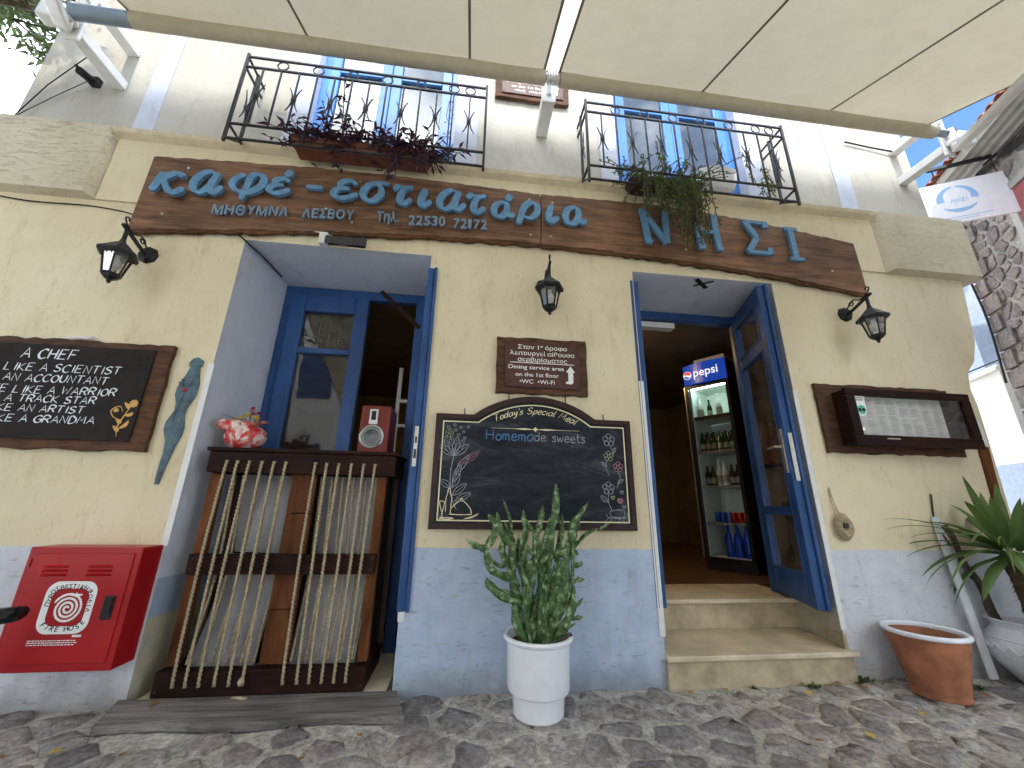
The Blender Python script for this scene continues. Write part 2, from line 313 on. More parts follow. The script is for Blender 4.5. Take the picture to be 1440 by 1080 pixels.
# ------------------------------------------------------------------ mesh helpers
OFF = {}
class MB:
    def __init__(s): s.v = []; s.f = []; s.mi = []; s.cur = 0; s.adds = []
    def add(s, vs, fs):
        vs = list(vs); s.adds.append((vs, fs)); o = len(s.v); s.v += [tuple(v) for v in vs]; s.f += [tuple(i+o for i in f) for f in fs]; s.mi += [s.cur]*len(fs); return s
    def box(s, x0, x1, y0, y1, z0, z1):
        return s.add([(x0,y0,z0),(x1,y0,z0),(x1,y1,z0),(x0,y1,z0),(x0,y0,z1),(x1,y0,z1),(x1,y1,z1),(x0,y1,z1)],
                     [(0,3,2,1),(4,5,6,7),(0,1,5,4),(1,2,6,5),(2,3,7,6),(3,0,4,7)])
    def bar(s, a, b, wx, wz, up=(0, 0, 1)):
        a = Vector(a); b = Vector(b); d = (b-a).normalized(); up = Vector(up)
        r = d.cross(up)
        if r.length < 1e-4: r = d.cross(Vector((1, 0, 0)))
        r.normalize(); u = r.cross(d)
        vs = []
        for p in (a, b):
            for sx, sz in ((-1,-1),(1,-1),(1,1),(-1,1)): vs.append(p + r*sx*wx/2 + u*sz*wz/2)
        return s.add(vs, [(0,1,2,3),(7,6,5,4),(0,4,5,1),(1,5,6,2),(2,6,7,3),(3,7,4,0)])
    def prism(s, poly, y0, y1, back=True):
        """poly: (x,z) anticlockwise seen from -Y; extruded y0 (front) .. y1"""
        n = len(poly); vs = [(x, y0, z) for x, z in poly] + [(x, y1, z) for x, z in poly]
        fs = [tuple(range(n))] + [(i, i+n, (i+1) % n + n, (i+1) % n) for i in range(n)]
        if back: fs.append(tuple(reversed(range(n, 2*n))))
        return s.add(vs, fs)
    def tube(s, pts, r, n=8, caps=True):
        pts = [Vector(p) for p in pts]; k = len(pts); rs = r if isinstance(r, (list, tuple)) else [r]*k
        vs = []; prev = None
        for i, p in enumerate(pts):
            d = (pts[min(i+1, k-1)] - pts[max(i-1, 0)]).normalized()
            if prev is None:
                a = Vector((0, 0, 1)) if abs(d.z) < .9 else Vector((1, 0, 0)); u = d.cross(a).normalized()
            else:
                u = prev - d*prev.dot(d)
                u = u.normalized() if u.length > 1e-6 else d.cross(Vector((.3, .5, .8))).normalized()
            prev = u; w2 = d.cross(u)
            for j in range(n):
                t = 2*PI*j/n; vs.append(p + (u*math.cos(t) + w2*math.sin(t))*rs[i])
        fs = [(i*n+j, i*n+(j+1) % n, (i+1)*n+(j+1) % n, (i+1)*n+j) for i in range(k-1) for j in range(n)]
        if caps: fs += [tuple(reversed(range(n))), tuple(range((k-1)*n, k*n))]
        return s.add(vs, fs)
    def lathe(s, prof, cx, cy, n=32, axis='z', cz=0, sx=1, sy=1, cap=True):
        """prof: list of (r, h)"""
        vs = []
        for r, h in prof:
            for j in range(n):
                t = 2*PI*j/n
                if axis == 'z': vs.append((cx+r*math.cos(t)*sx, cy+r*math.sin(t)*sy, cz+h))
                else: vs.append((cx+r*math.cos(t)*sx, cy+h, cz+r*math.sin(t)*sy))
        k = len(prof)
        fs = [(i*n+j, i*n+(j+1) % n, (i+1)*n+(j+1) % n, (i+1)*n+j) for i in range(k-1) for j in range(n)]
        if cap and prof[0][0] > 1e-5 and prof[0][0] != prof[-1][0]: fs.append(tuple(reversed(range(n))))
        return s.add(vs, fs)
    def build(s, name, mat, parent=None, smooth=False, bevel=0, stuff=None, solid=None):
        off = OFF.get(parent.name, Vector((0, 0, 0))) if parent else Vector((0, 0, 0))
        me = bpy.data.meshes.new(name); me.from_pydata([tuple(Vector(v)-off) for v in s.v], [], s.f)
        for mm in (mat if isinstance(mat, (list, tuple)) else [mat]): me.materials.append(mm)
        if any(s.mi): me.polygons.foreach_set('material_index', s.mi)
        if smooth: me.polygons.foreach_set('use_smooth', [True]*len(me.polygons))
        me.update()
        o = bpy.data.objects.new(name, me); C.objects.link(o)
        if parent: o.parent = parent; OFF[o.name] = off
        if bevel:
            b = o.modifiers.new('bevel', 'BEVEL'); b.width = bevel; b.segments = 2; b.limit_method = 'ANGLE'
        if smooth and smooth != 'all': 
            try: me.set_sharp_from_angle(angle=math.radians(smooth if smooth > 1 else 40))
            except Exception: pass
        if stuff: o['kind'] = 'stuff'
        return o
def build_each(mb, name, mat, parent=None, **kw):
    out = [MB().add(v, f).build(name, mat, parent, **kw) for v, f in mb.adds]
    return out[-1]
MB.build_each = build_each
def thing(name, label, cat, loc, group=None, kind=None):
    o = bpy.data.objects.new(name, None); C.objects.link(o); o.location = loc; o.empty_display_size = .1
    o['label'] = label; o['category'] = cat
    if group: o['group'] = group
    if kind: o['kind'] = kind
    OFF[o.name] = Vector(loc); return o
def tag(o, label, cat, group=None, kind=None):
    if label: o['label'] = label
    if cat: o['category'] = cat
    if group: o['group'] = group
    if kind: o['kind'] = kind
    return o
def catmull(pts, n=6):
    if len(pts) < 3: return [Vector(p) for p in pts]
    P = [Vector(p) for p in pts]; P = [2*P[0]-P[1]] + P + [2*P[-1]-P[-2]]; out = []
    for i in range(1, len(P)-2):
        for k in range(n):
            t = k/n; a, b, c, d = P[i-1], P[i], P[i+1], P[i+2]
            out.append(.5*((2*b)+(c-a)*t+(2*a-5*b+4*c-d)*t*t+(3*b-a-3*c+d)*t**3))
    out.append(P[-2]); return out
def ribbon(mb, pts, wf, y, thick=0, drift=.0, round_ends=True):
    """stroke in the XZ plane facing -Y; pts 2D (x,z); wf(i,t,dir) -> width; thick extrudes towards +Y"""
    P = [Vector((p[0], p[1])) for p in pts]; k = len(P); Lp = []; Rp = []
    for i, p in enumerate(P):
        d = P[min(i+1, k-1)] - P[max(i-1, 0)]
        d = d.normalized() if d.length > 1e-9 else Vector((1, 0)); nrm = Vector((-d.y, d.x)); t = i/max(1, k-1); ww = wf(i, t, d)/2
        if round_ends and k > 2 and (i == 0 or i == k-1): ww *= .55
        yy = y - drift*t
        Lp.append((p.x+nrm.x*ww, yy, p.y+nrm.y*ww)); Rp.append((p.x-nrm.x*ww, yy, p.y-nrm.y*ww))
    vs = Lp + Rp; fs = [(i, i+k, i+k+1, i+1) for i in range(k-1)]
    if thick:
        b = [(x, y+thick, z) for x, yy, z in vs]; o = len(vs); vs = vs + b
        fs += [(i, i+1, i+1+o, i+o) for i in range(k-1)] + [(i+k+1, i+k, i+k+o, i+k+1+o) for i in range(k-1)]
        fs += [(0, o, k+o, k), (k-1, 2*k-1, 2*k-1+o, k-1+o)]
    mb.add(vs, fs)
SF = {  # single-stroke letters, unit cell; caps height 1
'A': '0,0 .35,1 .7,0|.12,.36 .58,.36', 'C': '.68,.85 .4,1 .1,.75 .03,.4 .2,.06 .45,0 .7,.15', 'E': '.6,1 .05,1 .03,0 .62,0|.05,.52 .5,.52',
'F': '.62,1 .05,1 .03,0|.05,.52 .5,.52', 'G': '.68,.85 .4,1 .1,.75 .03,.35 .3,0 .66,.12 .68,.45 .42,.45', 'H': '.03,1 .03,0|.62,1 .62,0|.03,.5 .62,.5',
'I': '.2,1 .2,0', 'J': '.4,1 .4,.2 .2,0 0,.2', 'K': '.03,1 .03,0|.6,1 .05,.48 .66,0', 'L': '.05,1 .03,0 .55,0', 'M': '.0,0 .12,1 .38,.35 .64,1 .76,0',
'N': '.03,0 .06,1 .6,0 .63,1', 'O': '.35,1 .06,.75 .05,.3 .35,0 .65,.25 .66,.72 .35,1', 'R': '.03,0 .05,1 .5,.97 .62,.75 .45,.52 .05,.5|.3,.5 .66,0',
'S': '.62,.88 .36,1 .08,.82 .2,.58 .52,.44 .62,.2 .34,0 .02,.13', 'T': '-.02,1 .68,1|.33,1 .31,0', 'U': '.04,1 .06,.25 .33,0 .6,.25 .62,1', 'V': '0,1 .32,0 .64,1',
'W': '0,1 .2,0 .4,.7 .6,0 .82,1', 'D': '.03,0 .05,1 .4,.95 .66,.6 .6,.2 .3,0 .03,0', 'B': '.03,0 .05,1 .5,.9 .45,.58 .05,.52 .55,.45 .58,.1 .03,0', 'Y': '0,1 .3,.5 .6,1|.3,.5 .3,0',
'P': '.03,0 .05,1 .55,.95 .58,.62 .05,.5',
'a': '.5,.5 .25,.6 .03,.4 .03,.12 .2,0 .4,.1 .52,.55|.52,.58 .48,.12 .58,.02', 'b': '.05,1 .05,0 .35,0 .5,.3 .3,.58 .05,.45', 'c': '.45,.5 .25,.6 .03,.35 .08,.08 .3,0 .5,.1',
'd': '.45,.5 .2,.58 .02,.3 .15,.02 .35,.05 .48,.3|.5,1 .46,.3 .52,.02', 'e': '.05,.3 .42,.35 .4,.55 .2,.6 .03,.35 .08,.05 .3,0 .5,.12', 'h': '.05,1 .05,0|.05,.4 .3,.6 .42,.4 .42,0',
'i': '.08,.58 .06,.1 .16,0|.1,.8 .11,.84', 'l': '.1,1.0 .05,.5 .05,.1 .18,0', 'm': '.03,.6 .03,0|.04,.4 .2,.6 .3,.4 .3,0|.3,.4 .46,.6 .58,.4 .58,.05 .66,0', 'n': '.03,.6 .03,0|.04,.4 .24,.6 .38,.4 .38,.05 .46,0',
'o': '.25,.6 .04,.4 .06,.1 .25,0 .44,.15 .44,.45 .25,.6', 'p': '.08,.6 .0,-.38|.05,.4 .28,.6 .46,.4 .3,.02 .06,.1', 'r': '.03,.6 .04,0|.04,.35 .2,.58 .38,.54', 's': '.4,.5 .22,.6 .06,.46 .3,.28 .36,.1 .18,0 .0,.1',
't': '.15,.95 .12,.15 .25,0 .36,.06|.0,.6 .34,.6', 'v': '.0,.6 .18,0 .4,.6', 'w': '.0,.6 .12,.0 .28,.45 .42,.0 .6,.6', 'y': '.04,.6 .1,.2 .3,.12 .42,.58|.44,.6 .36,-.2 .15,-.4 .0,-.28', "'": '.08,1 .02,.8', 'g': '.45,.55 .2,.6 .03,.35 .2,.05 .42,.2|.45,.6 .42,-.2 .2,-.38 .02,-.25',
}
ADV = {'I': .42, 'i': .3, 'l': .3, "'": .25, ' ': .5, 'M': .98, 'W': 1.02, 'm': .8, 'w': .72, 'r': .46, 't': .46, 's': .52, 'c': .58, 'n': .58, 'e': .6, 'o': .58, 'a': .68, 'd': .66, 'h': .56, 'p': .6, 'y': .56}
def text_width(t): return sum(ADV.get(c, .84 if c.isupper() else .6) for c in t)
def stroke_text(mb, text, x0, z0, h, width, wid, y, slant=0, jit=.0, arc=None, bold=None):
    """draw text; width = total run length (scales x), wid = stroke width"""
    sx = width/(text_width(text)); x = 0
    for ch in text:
        if ch in SF:
            dz = random.uniform(-jit, jit)*h; 
            for st in SF[ch].split('|'):
                q = [tuple(map(float, a.split(','))) for a in st.split()]
                if len(q) > 3 and ch not in 'NMAWVEFHKTIL': q = [(v.x, v.y) for v in catmull([(a, b, 0) for a, b in q], 4)]
                pts = []
                for a, b in q:
                    px = x + a*sx*1.0 + slant*b*h; pz = b*h + dz
                    if arc:
                        pts.append(arc(px, pz))
                    else: pts.append((x0+px, z0+pz))
                if bold: wf = lambda i, t, d: wid*(.45 + .75*abs(d.x*bold[0]-d.y*bold[1]))
                else: wf = lambda i, t, d: wid*random.uniform(.85, 1.15)
                if len(pts) == 2: pts = [pts[0], ((pts[0][0]+pts[1][0])/2, (pts[0][1]+pts[1][1])/2), pts[1]]
                ribbon(mb, pts, wf, y - random.uniform(0, .0004), round_ends=True)
        x += ADV.get(ch, .84 if ch.isupper() else .6)*sx
DG = None
def font_mesh(name, body, size, x, y, z, mat, parent=None, extrude=0.0, bold=.0, shear=0, align='LEFT', rot=0, fit=None, basis=None):
    cu = bpy.data.curves.new(name, 'FONT'); cu.body = body; cu.size = size; cu.extrude = extrude; cu.offset = bold; cu.shear = shear
    cu.align_x = align; cu.resolution_u = 4
    o = bpy.data.objects.new(name, cu); C.objects.link(o)
    bpy.context.view_layer.update()
    dg = bpy.context.evaluated_depsgraph_get()
    me = bpy.data.meshes.new_from_object(o.evaluated_get(dg)); bpy.data.objects.remove(o)
    if fit and len(me.vertices):
        xs = [v.co.x for v in me.vertices]; x0, x1 = min(xs), max(xs); k = fit/(x1-x0)
        c0 = x0 if align == 'LEFT' else (x0+x1)/2
        for v in me.vertices: v.co.x = (v.co.x-c0)*k
    R = basis if basis is not None else Matrix.Rotation(rot, 4, 'Y') @ Matrix.Rotation(PI/2, 4, 'X')
    off = OFF.get(parent.name, Vector((0, 0, 0))) if parent else Vector((0, 0, 0))
    me.transform(Matrix.Translation(Vector((x, y, z))-off) @ R)
    me.materials.clear(); me.materials.append(mat)
    ob = bpy.data.objects.new(name, me); C.objects.link(ob)
    if parent: ob.parent = parent; OFF[ob.name] = off
    return ob
def ragged(x0, x1, z0, z1, amp=.008, step=.05, seed=0, lower=None, upper=None):
    """anticlockwise (x,z) outline of a rough-edged board"""
    rnd = random.Random(seed); p = []
    lower = lower or (lambda x: z0); upper = upper or (lambda x: z1)
    n = max(2, int((x1-x0)/step)); m = max(2, int((z1-z0)/step))
    for i in range(n): x = x0+(x1-x0)*i/n; p.append((x + rnd.uniform(-amp, amp)*.3, lower(x)+rnd.uniform(-amp, amp)))
    for i in range(m): t = i/m; p.append((x1+rnd.uniform(-amp, amp)*.5, lower(x1)*(1-t)+upper(x1)*t))
    for i in range(n): x = x1-(x1-x0)*i/n; p.append((x + rnd.uniform(-amp, amp)*.3, upper(x)+rnd.uniform(-amp, amp)))
    for i in range(m): t = i/m; p.append((x0+rnd.uniform(-amp, amp)*.5, upper(x0)*(1-t)+lower(x0)*t))
    return p
def screw(x, y, z, parent, r=.012):
    mb = MB(); mb.lathe([(0.0001, -.006), (r*.6, -.005), (r, 0), (r, .004)], x, y, 10, 'y', z)
    return mb.build('screw', M['steel'], parent, smooth=True)

# ------------------------------------------------------------------ Voronoi pieces (cobbles, wall stones)
def voronoi(pts, R=.6):
    cells = []
    for i, p in enumerate(pts):
        poly = [(p[0]-R, p[1]-R), (p[0]+R, p[1]-R), (p[0]+R, p[1]+R), (p[0]-R, p[1]+R)]
        for j, q in enumerate(pts):
            if i == j or abs(q[0]-p[0]) > 2*R or abs(q[1]-p[1]) > 2*R: continue
            mx_, my_ = (p[0]+q[0])/2, (p[1]+q[1])/2; dx, dy = q[0]-p[0], q[1]-p[1]; out = []
            for k in range(len(poly)):
                a, b = poly[k], poly[(k+1) % len(poly)]
                da = (a[0]-mx_)*dx+(a[1]-my_)*dy; db = (b[0]-mx_)*dx+(b[1]-my_)*dy
                if da <= 0: out.append(a)
                if (da < 0) != (db < 0) and da != db:
                    t = da/(da-db); out.append((a[0]+(b[0]-a[0])*t, a[1]+(b[1]-a[1])*t))
            poly = out
            if len(poly) < 3: break
        cells.append(poly)
    return cells
def piece(poly, gap, rnd, wob=.010):
    cx = sum(a for a, b in poly)/len(poly); cy = sum(b for a, b in poly)/len(poly)
    size = sum(math.hypot(a-cx, b-cy) for a, b in poly)/len(poly)
    k = max(.35, 1-gap/size); q = [(cx+(a-cx)*k, cy+(b-cy)*k) for a, b in poly]
    r = []
    for i in range(len(q)):
        a, b = q[i], q[(i+1) % len(q)]
        if math.hypot(a[0]-b[0], a[1]-b[1]) < .012: continue
        for t in (.14, .86): r.append((a[0]+(b[0]-a[0])*t + rnd.uniform(-wob, wob), a[1]+(b[1]-a[1])*t + rnd.uniform(-wob, wob)))
    return cx, cy, size, r
def scatter(x0, x1, y0, y1, dmin, n, rnd, anis=1.0):
    pts = []
    for _ in range(n):
        p = (rnd.uniform(x0, x1), rnd.uniform(y0, y1)); dd = dmin*rnd.choice((.55, .8, 1.0, 1.25, 1.5))
        if all(((p[0]-q[0])/anis)**2+(p[1]-q[1])**2 > dd*dd for q in pts): pts.append(p)
    return pts

# ------------------------------------------------------------------ ground
mb = MB()
xs = [-60, -20, -8, -5] + [-4.5+i*.06 for i in range(0, 171)] + [6, 9, 20, 60]
ys = [-60, -20, -8, -4, -2.5] + [-1.7+i*.05 for i in range(0, 39)] + [.4, 3, 10, 40]
def gz(x, y):
    if x < -4.6 or x > 5.8 or y < -1.75 or y > .25: return 0
    return .012*noise.noise(Vector((x*2.2, y*2.2, 0))) + .006*noise.noise(Vector((x*9, y*9, 3))) - .004
vs = [(x, y, gz(x, y)) for y in ys for x in xs]; nx = len(xs)
mb.add(vs, [(j*nx+i, j*nx+i+1, (j+1)*nx+i+1, (j+1)*nx+i) for j in range(len(ys)-1) for i in range(nx-1)])
street = mb.build('street', M['mortar'], smooth='all'); tag(street, 'grey cement street paved with irregular dark cobbles', None, kind='structure')
rnd = random.Random(5)
pts = scatter(-4.4, 5.2, -1.8, .12, .215, 9000, rnd, 1.25); cells = voronoi(pts)
cand = []
for p, c in zip(pts, cells):
    if len(c) < 3: continue
    cx, cy, size, r = piece(c, rnd.uniform(.006, .042), rnd, .015)
    if cy > .06 or len(r) < 5: continue
    if (1.2 < cx < 2.6 and cy > -.09) or (-1.72 < cx < -.28 and cy > -.30): continue
    vis = abs(cx-.3) < 3.2 and cy > -.85
    cand.append((not vis, -cy, cx, cy, size, r))
cand.sort(key=lambda a: (a[0], a[1]))
rest = MB()
for k, (nv, _, cx, cy, size, r) in enumerate(cand):
    h = rnd.uniform(.002, .012); m_ = len(r); vs = []
    for (a, b) in r: vs.append((a, b, -.014))
    for (a, b) in r: vs.append((cx+(a-cx)*.90, cy+(b-cy)*.90, h*.65+rnd.uniform(-.003, .003)))
    for (a, b) in r: vs.append((cx+(a-cx)*.5, cy+(b-cy)*.5, h+rnd.uniform(-.004, .004)))
    vs.append((cx, cy, h+rnd.uniform(-.003, .003)))
    fs = []
    for ring in range(2):
        fs += [(ring*m_+i, ring*m_+(i+1) % m_, (ring+1)*m_+(i+1) % m_, (ring+1)*m_+i) for i in range(m_)]
    fs += [(2*m_+i, 2*m_+(i+1) % m_, 3*m_) for i in range(m_)]
    if k < 290: MB().add(vs, fs).build('cobble_stone', M['cobble'], street, smooth='all')
    else: rest.add(vs, fs)
rest.build('cobble_field', M['cobble'], street, smooth='all', stuff=True)

# ------------------------------------------------------------------ the restaurant house
house = thing('restaurant_house', 'yellow plastered old restaurant with blue doors and pale blue dado', 'building', (0, 0, 0))
Hh = house
XL, XR = -3.47, 4.34
mb = MB()   # ground floor wall (front skin), pieces butted round the openings
def wq(x0, x1, z0, z1, y=0, ny=1): # subdivided quad
    mb.add([(x0, y, z0), (x1, y, z0), (x1, y, z1), (x0, y, z1)], [(0, 1, 2, 3)])
T = 3.05
wq(-5.2, -1.665, 0-.05, T); wq(-.335, 1.265, -.05, T); wq(-1.665, -.335, 2.83, T); wq(1.265, 2.49, 2.845, T)
prof = [(4.06, -.05), (4.075, .6), (4.09, 1.03), (4.12, 1.6), (4.13, 1.86), (4.115, 2.0), (4.15, 2.15), (4.25, 2.25), (4.33, 2.44), (4.38, 2.75), (4.42, T)]
pp = [(2.49, -.05)] + prof + [(2.49, T)]
mb.add([(x, 0, z) for x, z in pp], [tuple(range(len(pp)))])
# curved return at the right corner
n_ = len(prof); mb.add([(x, 0, z) for x, z in prof] + [(x-.1, .9, z) for x, z in prof], [(i, i+n_, i+1+n_, i+1) for i in range(n_-1)])
mb.build('ground_floor_wall', M['lower'], Hh)
mb = MB()
# splayed jambs and sloping soffits
def reveal(x0, x1, xi0, xi1, zt, zi, d):
    mb.add([(x0, 0, -.02), (xi0, d, -.02), (xi0, d, zi), (x0, 0, zt)], [(0, 3, 2, 1)][::1])
    mb.add([(x1, 0, -.02), (xi1, d, -.02), (xi1, d, zi), (x1, 0, zt)], [(0, 1, 2, 3)])
    mb.add([(x0, 0, zt), (x1, 0, zt), (xi1, d, zi), (xi0, d, zi)], [(0, 1, 2, 3)])
reveal(-1.665, -.335, -1.61, -.40, 2.83, 2.815, .66)
reveal(1.265, 2.49, 1.42, 2.63, 2.845, 2.84, .68)
mb.build_each('reveal', M['reveal'], Hh)
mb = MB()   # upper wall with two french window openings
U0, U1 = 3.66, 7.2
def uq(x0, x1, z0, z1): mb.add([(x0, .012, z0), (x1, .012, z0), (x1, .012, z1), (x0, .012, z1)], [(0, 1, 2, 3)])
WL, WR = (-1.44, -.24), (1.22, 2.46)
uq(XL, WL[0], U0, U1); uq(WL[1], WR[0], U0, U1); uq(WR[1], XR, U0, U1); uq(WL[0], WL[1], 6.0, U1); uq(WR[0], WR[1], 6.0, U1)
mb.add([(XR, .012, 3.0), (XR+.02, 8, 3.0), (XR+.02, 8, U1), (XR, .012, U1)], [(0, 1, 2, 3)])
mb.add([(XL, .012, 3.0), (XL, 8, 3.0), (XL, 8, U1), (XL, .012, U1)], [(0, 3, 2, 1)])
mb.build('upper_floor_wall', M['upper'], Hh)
mb = MB()
for a, b in (WL, WR):
    mb.add([(a, .012, U0), (a, .22, U0), (a, .22, 6), (a, .012, 6)], [(0, 3, 2, 1)])
    mb.add([(b, .012, U0), (b, .22, U0), (b, .22, 6), (b, .012, 6)], [(0, 1, 2, 3)])
    mb.box(a-.16, a-.001, .003, .011, U0, 6.1); mb.box(b+.001, b+.2, .003, .011, U0, 6.1)
mb.box(-2.67, -2.53, .003, .011, U0, U1); mb.box(3.40, 3.575, .003, .011, U0, U1)
mb.build_each('blue_band', M['band'], Hh)
mb = MB()
mb.box(XL, XR, .3, 8, U1-.05, U1); mb.build('roof', M['eave'], Hh)
# cornice: proud blocks at both ends, shallow panel between, thin ledge on top
mb = MB()
def frustum(x0, x1, z0, z1, y0, bev):
    mb.add([(x0, 0, z0), (x1, 0, z0), (x1, 0, z1), (x0, 0, z1), (x0+bev, y0, z0+bev*.3), (x1-bev, y0, z0+bev*.3), (x1-bev, y0, z1-.002), (x0+bev, y0, z1-.002)],
           [(4,5,6,7),(0,1,5,4),(1,2,6,5),(2,3,7,6),(3,0,4,7)])
frustum(-5.3, -2.70, 3.05, 3.66, -.075, .04); frustum(3.62, 4.60, 3.045, 3.665, -.075, .05)
mb.build_each('cornice_block', M['cornice'], Hh)
mb = MB(); mb.box(4.40, 4.58, .001, 1.2, 3.05, 3.66); mb.build('cornice_return', M['cornice'], Hh)
mb = MB(); mb.box(-2.70, 3.62, -.018, -.001, 3.05, 3.60); mb.build('cornice_panel', M['lower'], Hh)
mb = MB(); mb.add([(-2.72, -.012, 3.601), (3.64, -.012, 3.601), (3.64, -.06, 3.63), (-2.72, -.06, 3.63), (-2.72, -.07, 3.662), (3.64, -.07, 3.662), (3.64, .012, 3.666), (-2.72, .012, 3.666)],
                  [(0,1,2,3),(3,2,5,4),(4,5,6,7),(0,3,4,7),(1,6,5,2)])
mb.build('ledge', M['ledge'], Hh)
# white plastic corner strips
for (x, a, b) in ((-1.672, .77, 1.87), (-.322, .37, 1.873), (1.258, .268, 1.91), (2.497, .286, 1.90)):
    mb = MB(); s_ = 1 if x in (-.322, 2.497) else -1
    mb.box(x-.018, x+.018, -.006, -.001, a, b)
    mb.build('corner_strip', M['white_plastic'], Hh)
# marble steps
mb = MB(); mb.box(1.262, 2.50, -.03, .46, -.02, .145); mb.build('riser', M['riser'], Hh)
mb = MB(); mb.box(1.255, 2.53, -.055, .47, .146, .176); mb.build('tread', M['marble'], Hh, bevel=.006)
mb = MB(); mb.box(1.33, 2.66, .455, .7, .177, .345); mb.build('riser', M['riser'], Hh)
mb = MB(); mb.box(1.32, 2.67, .43, 1.0, .346, .376); mb.build('tread', M['marble'], Hh, bevel=.006)
mb = MB(); mb.add([(2.475, -.01, .177), (2.60, .45, .177), (2.60, .45, .26), (2.475, -.01, .26), (2.50, -.01, .177), (2.63, .45, .177), (2.63, .45, .26), (2.50, -.01, .26)], [(0,3,2,1),(3,7,6,2),(0,4,7,3)])
mb.build_each('skirting', M['riser'], Hh)
mb = MB(); mb.box(-1.63, -.37, -.01, .70, -.02, .028); mb.build('sill', M['sill'], Hh, bevel=.005)
# interior shell
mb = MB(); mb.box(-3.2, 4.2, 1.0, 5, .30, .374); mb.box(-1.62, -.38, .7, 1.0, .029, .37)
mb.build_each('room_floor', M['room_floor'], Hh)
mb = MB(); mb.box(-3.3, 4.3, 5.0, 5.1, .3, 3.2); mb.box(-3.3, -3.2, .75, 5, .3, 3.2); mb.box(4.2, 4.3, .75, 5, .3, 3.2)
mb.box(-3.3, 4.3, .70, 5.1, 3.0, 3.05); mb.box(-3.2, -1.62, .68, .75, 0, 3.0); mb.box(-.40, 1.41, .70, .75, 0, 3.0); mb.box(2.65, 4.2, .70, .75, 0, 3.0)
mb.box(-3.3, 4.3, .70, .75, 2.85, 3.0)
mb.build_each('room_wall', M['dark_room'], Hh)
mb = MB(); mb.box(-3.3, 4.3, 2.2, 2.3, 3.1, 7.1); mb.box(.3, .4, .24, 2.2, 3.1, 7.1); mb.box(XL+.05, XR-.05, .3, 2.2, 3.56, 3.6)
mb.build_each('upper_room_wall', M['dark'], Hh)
# ---- window with one leaf, left opening
fr = MB(); Y0, Y1 = .585, .655
fr.box(-1.615, -1.545, Y0, Y1, .03, 2.81); fr.box(-.50, -.42, Y0, Y1, .03, 2.81); fr.box(-1.545, -.50, Y0, Y1, 2.73, 2.81)
fr.build('door_frame', M['blue'], Hh, bevel=.006)
leaf = MB(); ya, yb = .555, .615
leaf.box(-1.54, -1.42, ya, yb, .35, 2.725); leaf.box(-1.01, -.90, ya, yb, .35, 2.725); leaf.box(-1.42, -1.01, ya, yb, 2.57, 2.725)
leaf.box(-1.42, -1.01, ya, yb, 2.19, 2.24); leaf.box(-1.42, -1.01, ya, yb, .35, .75)
lf = leaf.build('window_leaf', M['blue'], Hh, bevel=.008)
for (za, zb) in ((2.24, 2.57), (.75, 2.19)):
    MB().box(-1.42, -1.01, .585, .591, za, zb).build('pane', M['glass'], lf)
g = MB()   # ironwork behind the upper pane
for sx in (-1.30, -1.215, -1.13):
    g.tube([(sx, .63, 2.24), (sx, .63, 2.57)], .004, 5)
for cx in (-1.30, -1.13):
    for cz, s_ in ((2.33, 1), (2.47, -1)):
        g.tube([(cx+.055*math.cos(t)*(1-t/14)*s_, .632, cz+.05*math.sin(t)*(1-t/14)) for t in [k*.5 for k in range(18)]], .0035, 5)
g.build('window_grille', M['iron'], lf)
# opened right leaf of the left doorway, seen on its edge
def door_leaf(hx, hy, ex, ey, z0, z1, thick, flip, panes, hard=True):
    """leaf from hinge (hx,hy) to free edge (ex,ey)"""
    e = Vector((ex-hx, ey-hy, 0)); W_ = e.length; e.normalize(); nn_ = Vector((e.y, -e.x, 0))*flip
    base = Vector((hx, hy, 0))
    def bx(mb, a, b, c, d, z_0, z_1):
        vs = []
        for z in (z_0, z_1):
            for (u, v) in ((a, c), (b, c), (b, d), (a, d)): vs.append(base+e*u+nn_*v+Vector((0, 0, z)))
        f = [(0,3,2,1),(4,5,6,7),(0,1,5,4),(1,2,6,5),(2,3,7,6),(3,0,4,7)]
        if flip < 0: f = [tuple(reversed(k)) for k in f]
        mb.add(vs, f)
    mb = MB(); s_ = .095; t = thick
    bx(mb, 0, s_, 0, t, z0, z1); bx(mb, W_-s_, W_, 0, t, z0, z1)
    zs = [z0] + [z for p in panes for z in p] + [z1]
    for i in range(0, len(zs), 2): bx(mb, s_, W_-s_, 0, t, zs[i], zs[i+1])
    bx(mb, W_-.03, W_+.018, t, t+.022, z0, z1)         # cover moulding on the free edge
    o = mb.build('door_leaf', M['blue'], Hh, bevel=.006)
    for (a, b) in panes:
        p = MB(); bx(p, s_, W_-s_, t*.4, t*.4+.006, a, b); p.build('pane', M['glass_frost'], o)
        q = MB()
        for (u0, u1, c, d) in ((s_-.012, s_, a, b), (W_-s_, W_-s_+.012, a, b), (s_-.012, W_-s_+.012, a-.012, a), (s_-.012, W_-s_+.012, b, b+.012)):
            bx(q, u0, u1, t, t+.008, c, d); bx(q, u0, u1, -.008, 0, c, d)
        q.build_each('glazing_bead', M['blue'], o)
    return o, base, e, nn_, W_, bx
o, base, e, nn_, W_, bx = door_leaf(-.415, .58, -.350, -.012, .42, 2.72, .05, -1, [(1.0, 2.1), (2.2, 2.6)])
p = MB(); bx(p, W_, W_+.004, .012, .036, 1.25, 1.51); p.build('lock_plate', M['steel'], o)
p = MB(); bx(p, W_+.004, W_+.012, .018, .030, 1.40, 1.44); bx(p, W_+.003, W_+.006, .016, .032, 1.30, 1.36); p.build('latch', M['iron2'], o)
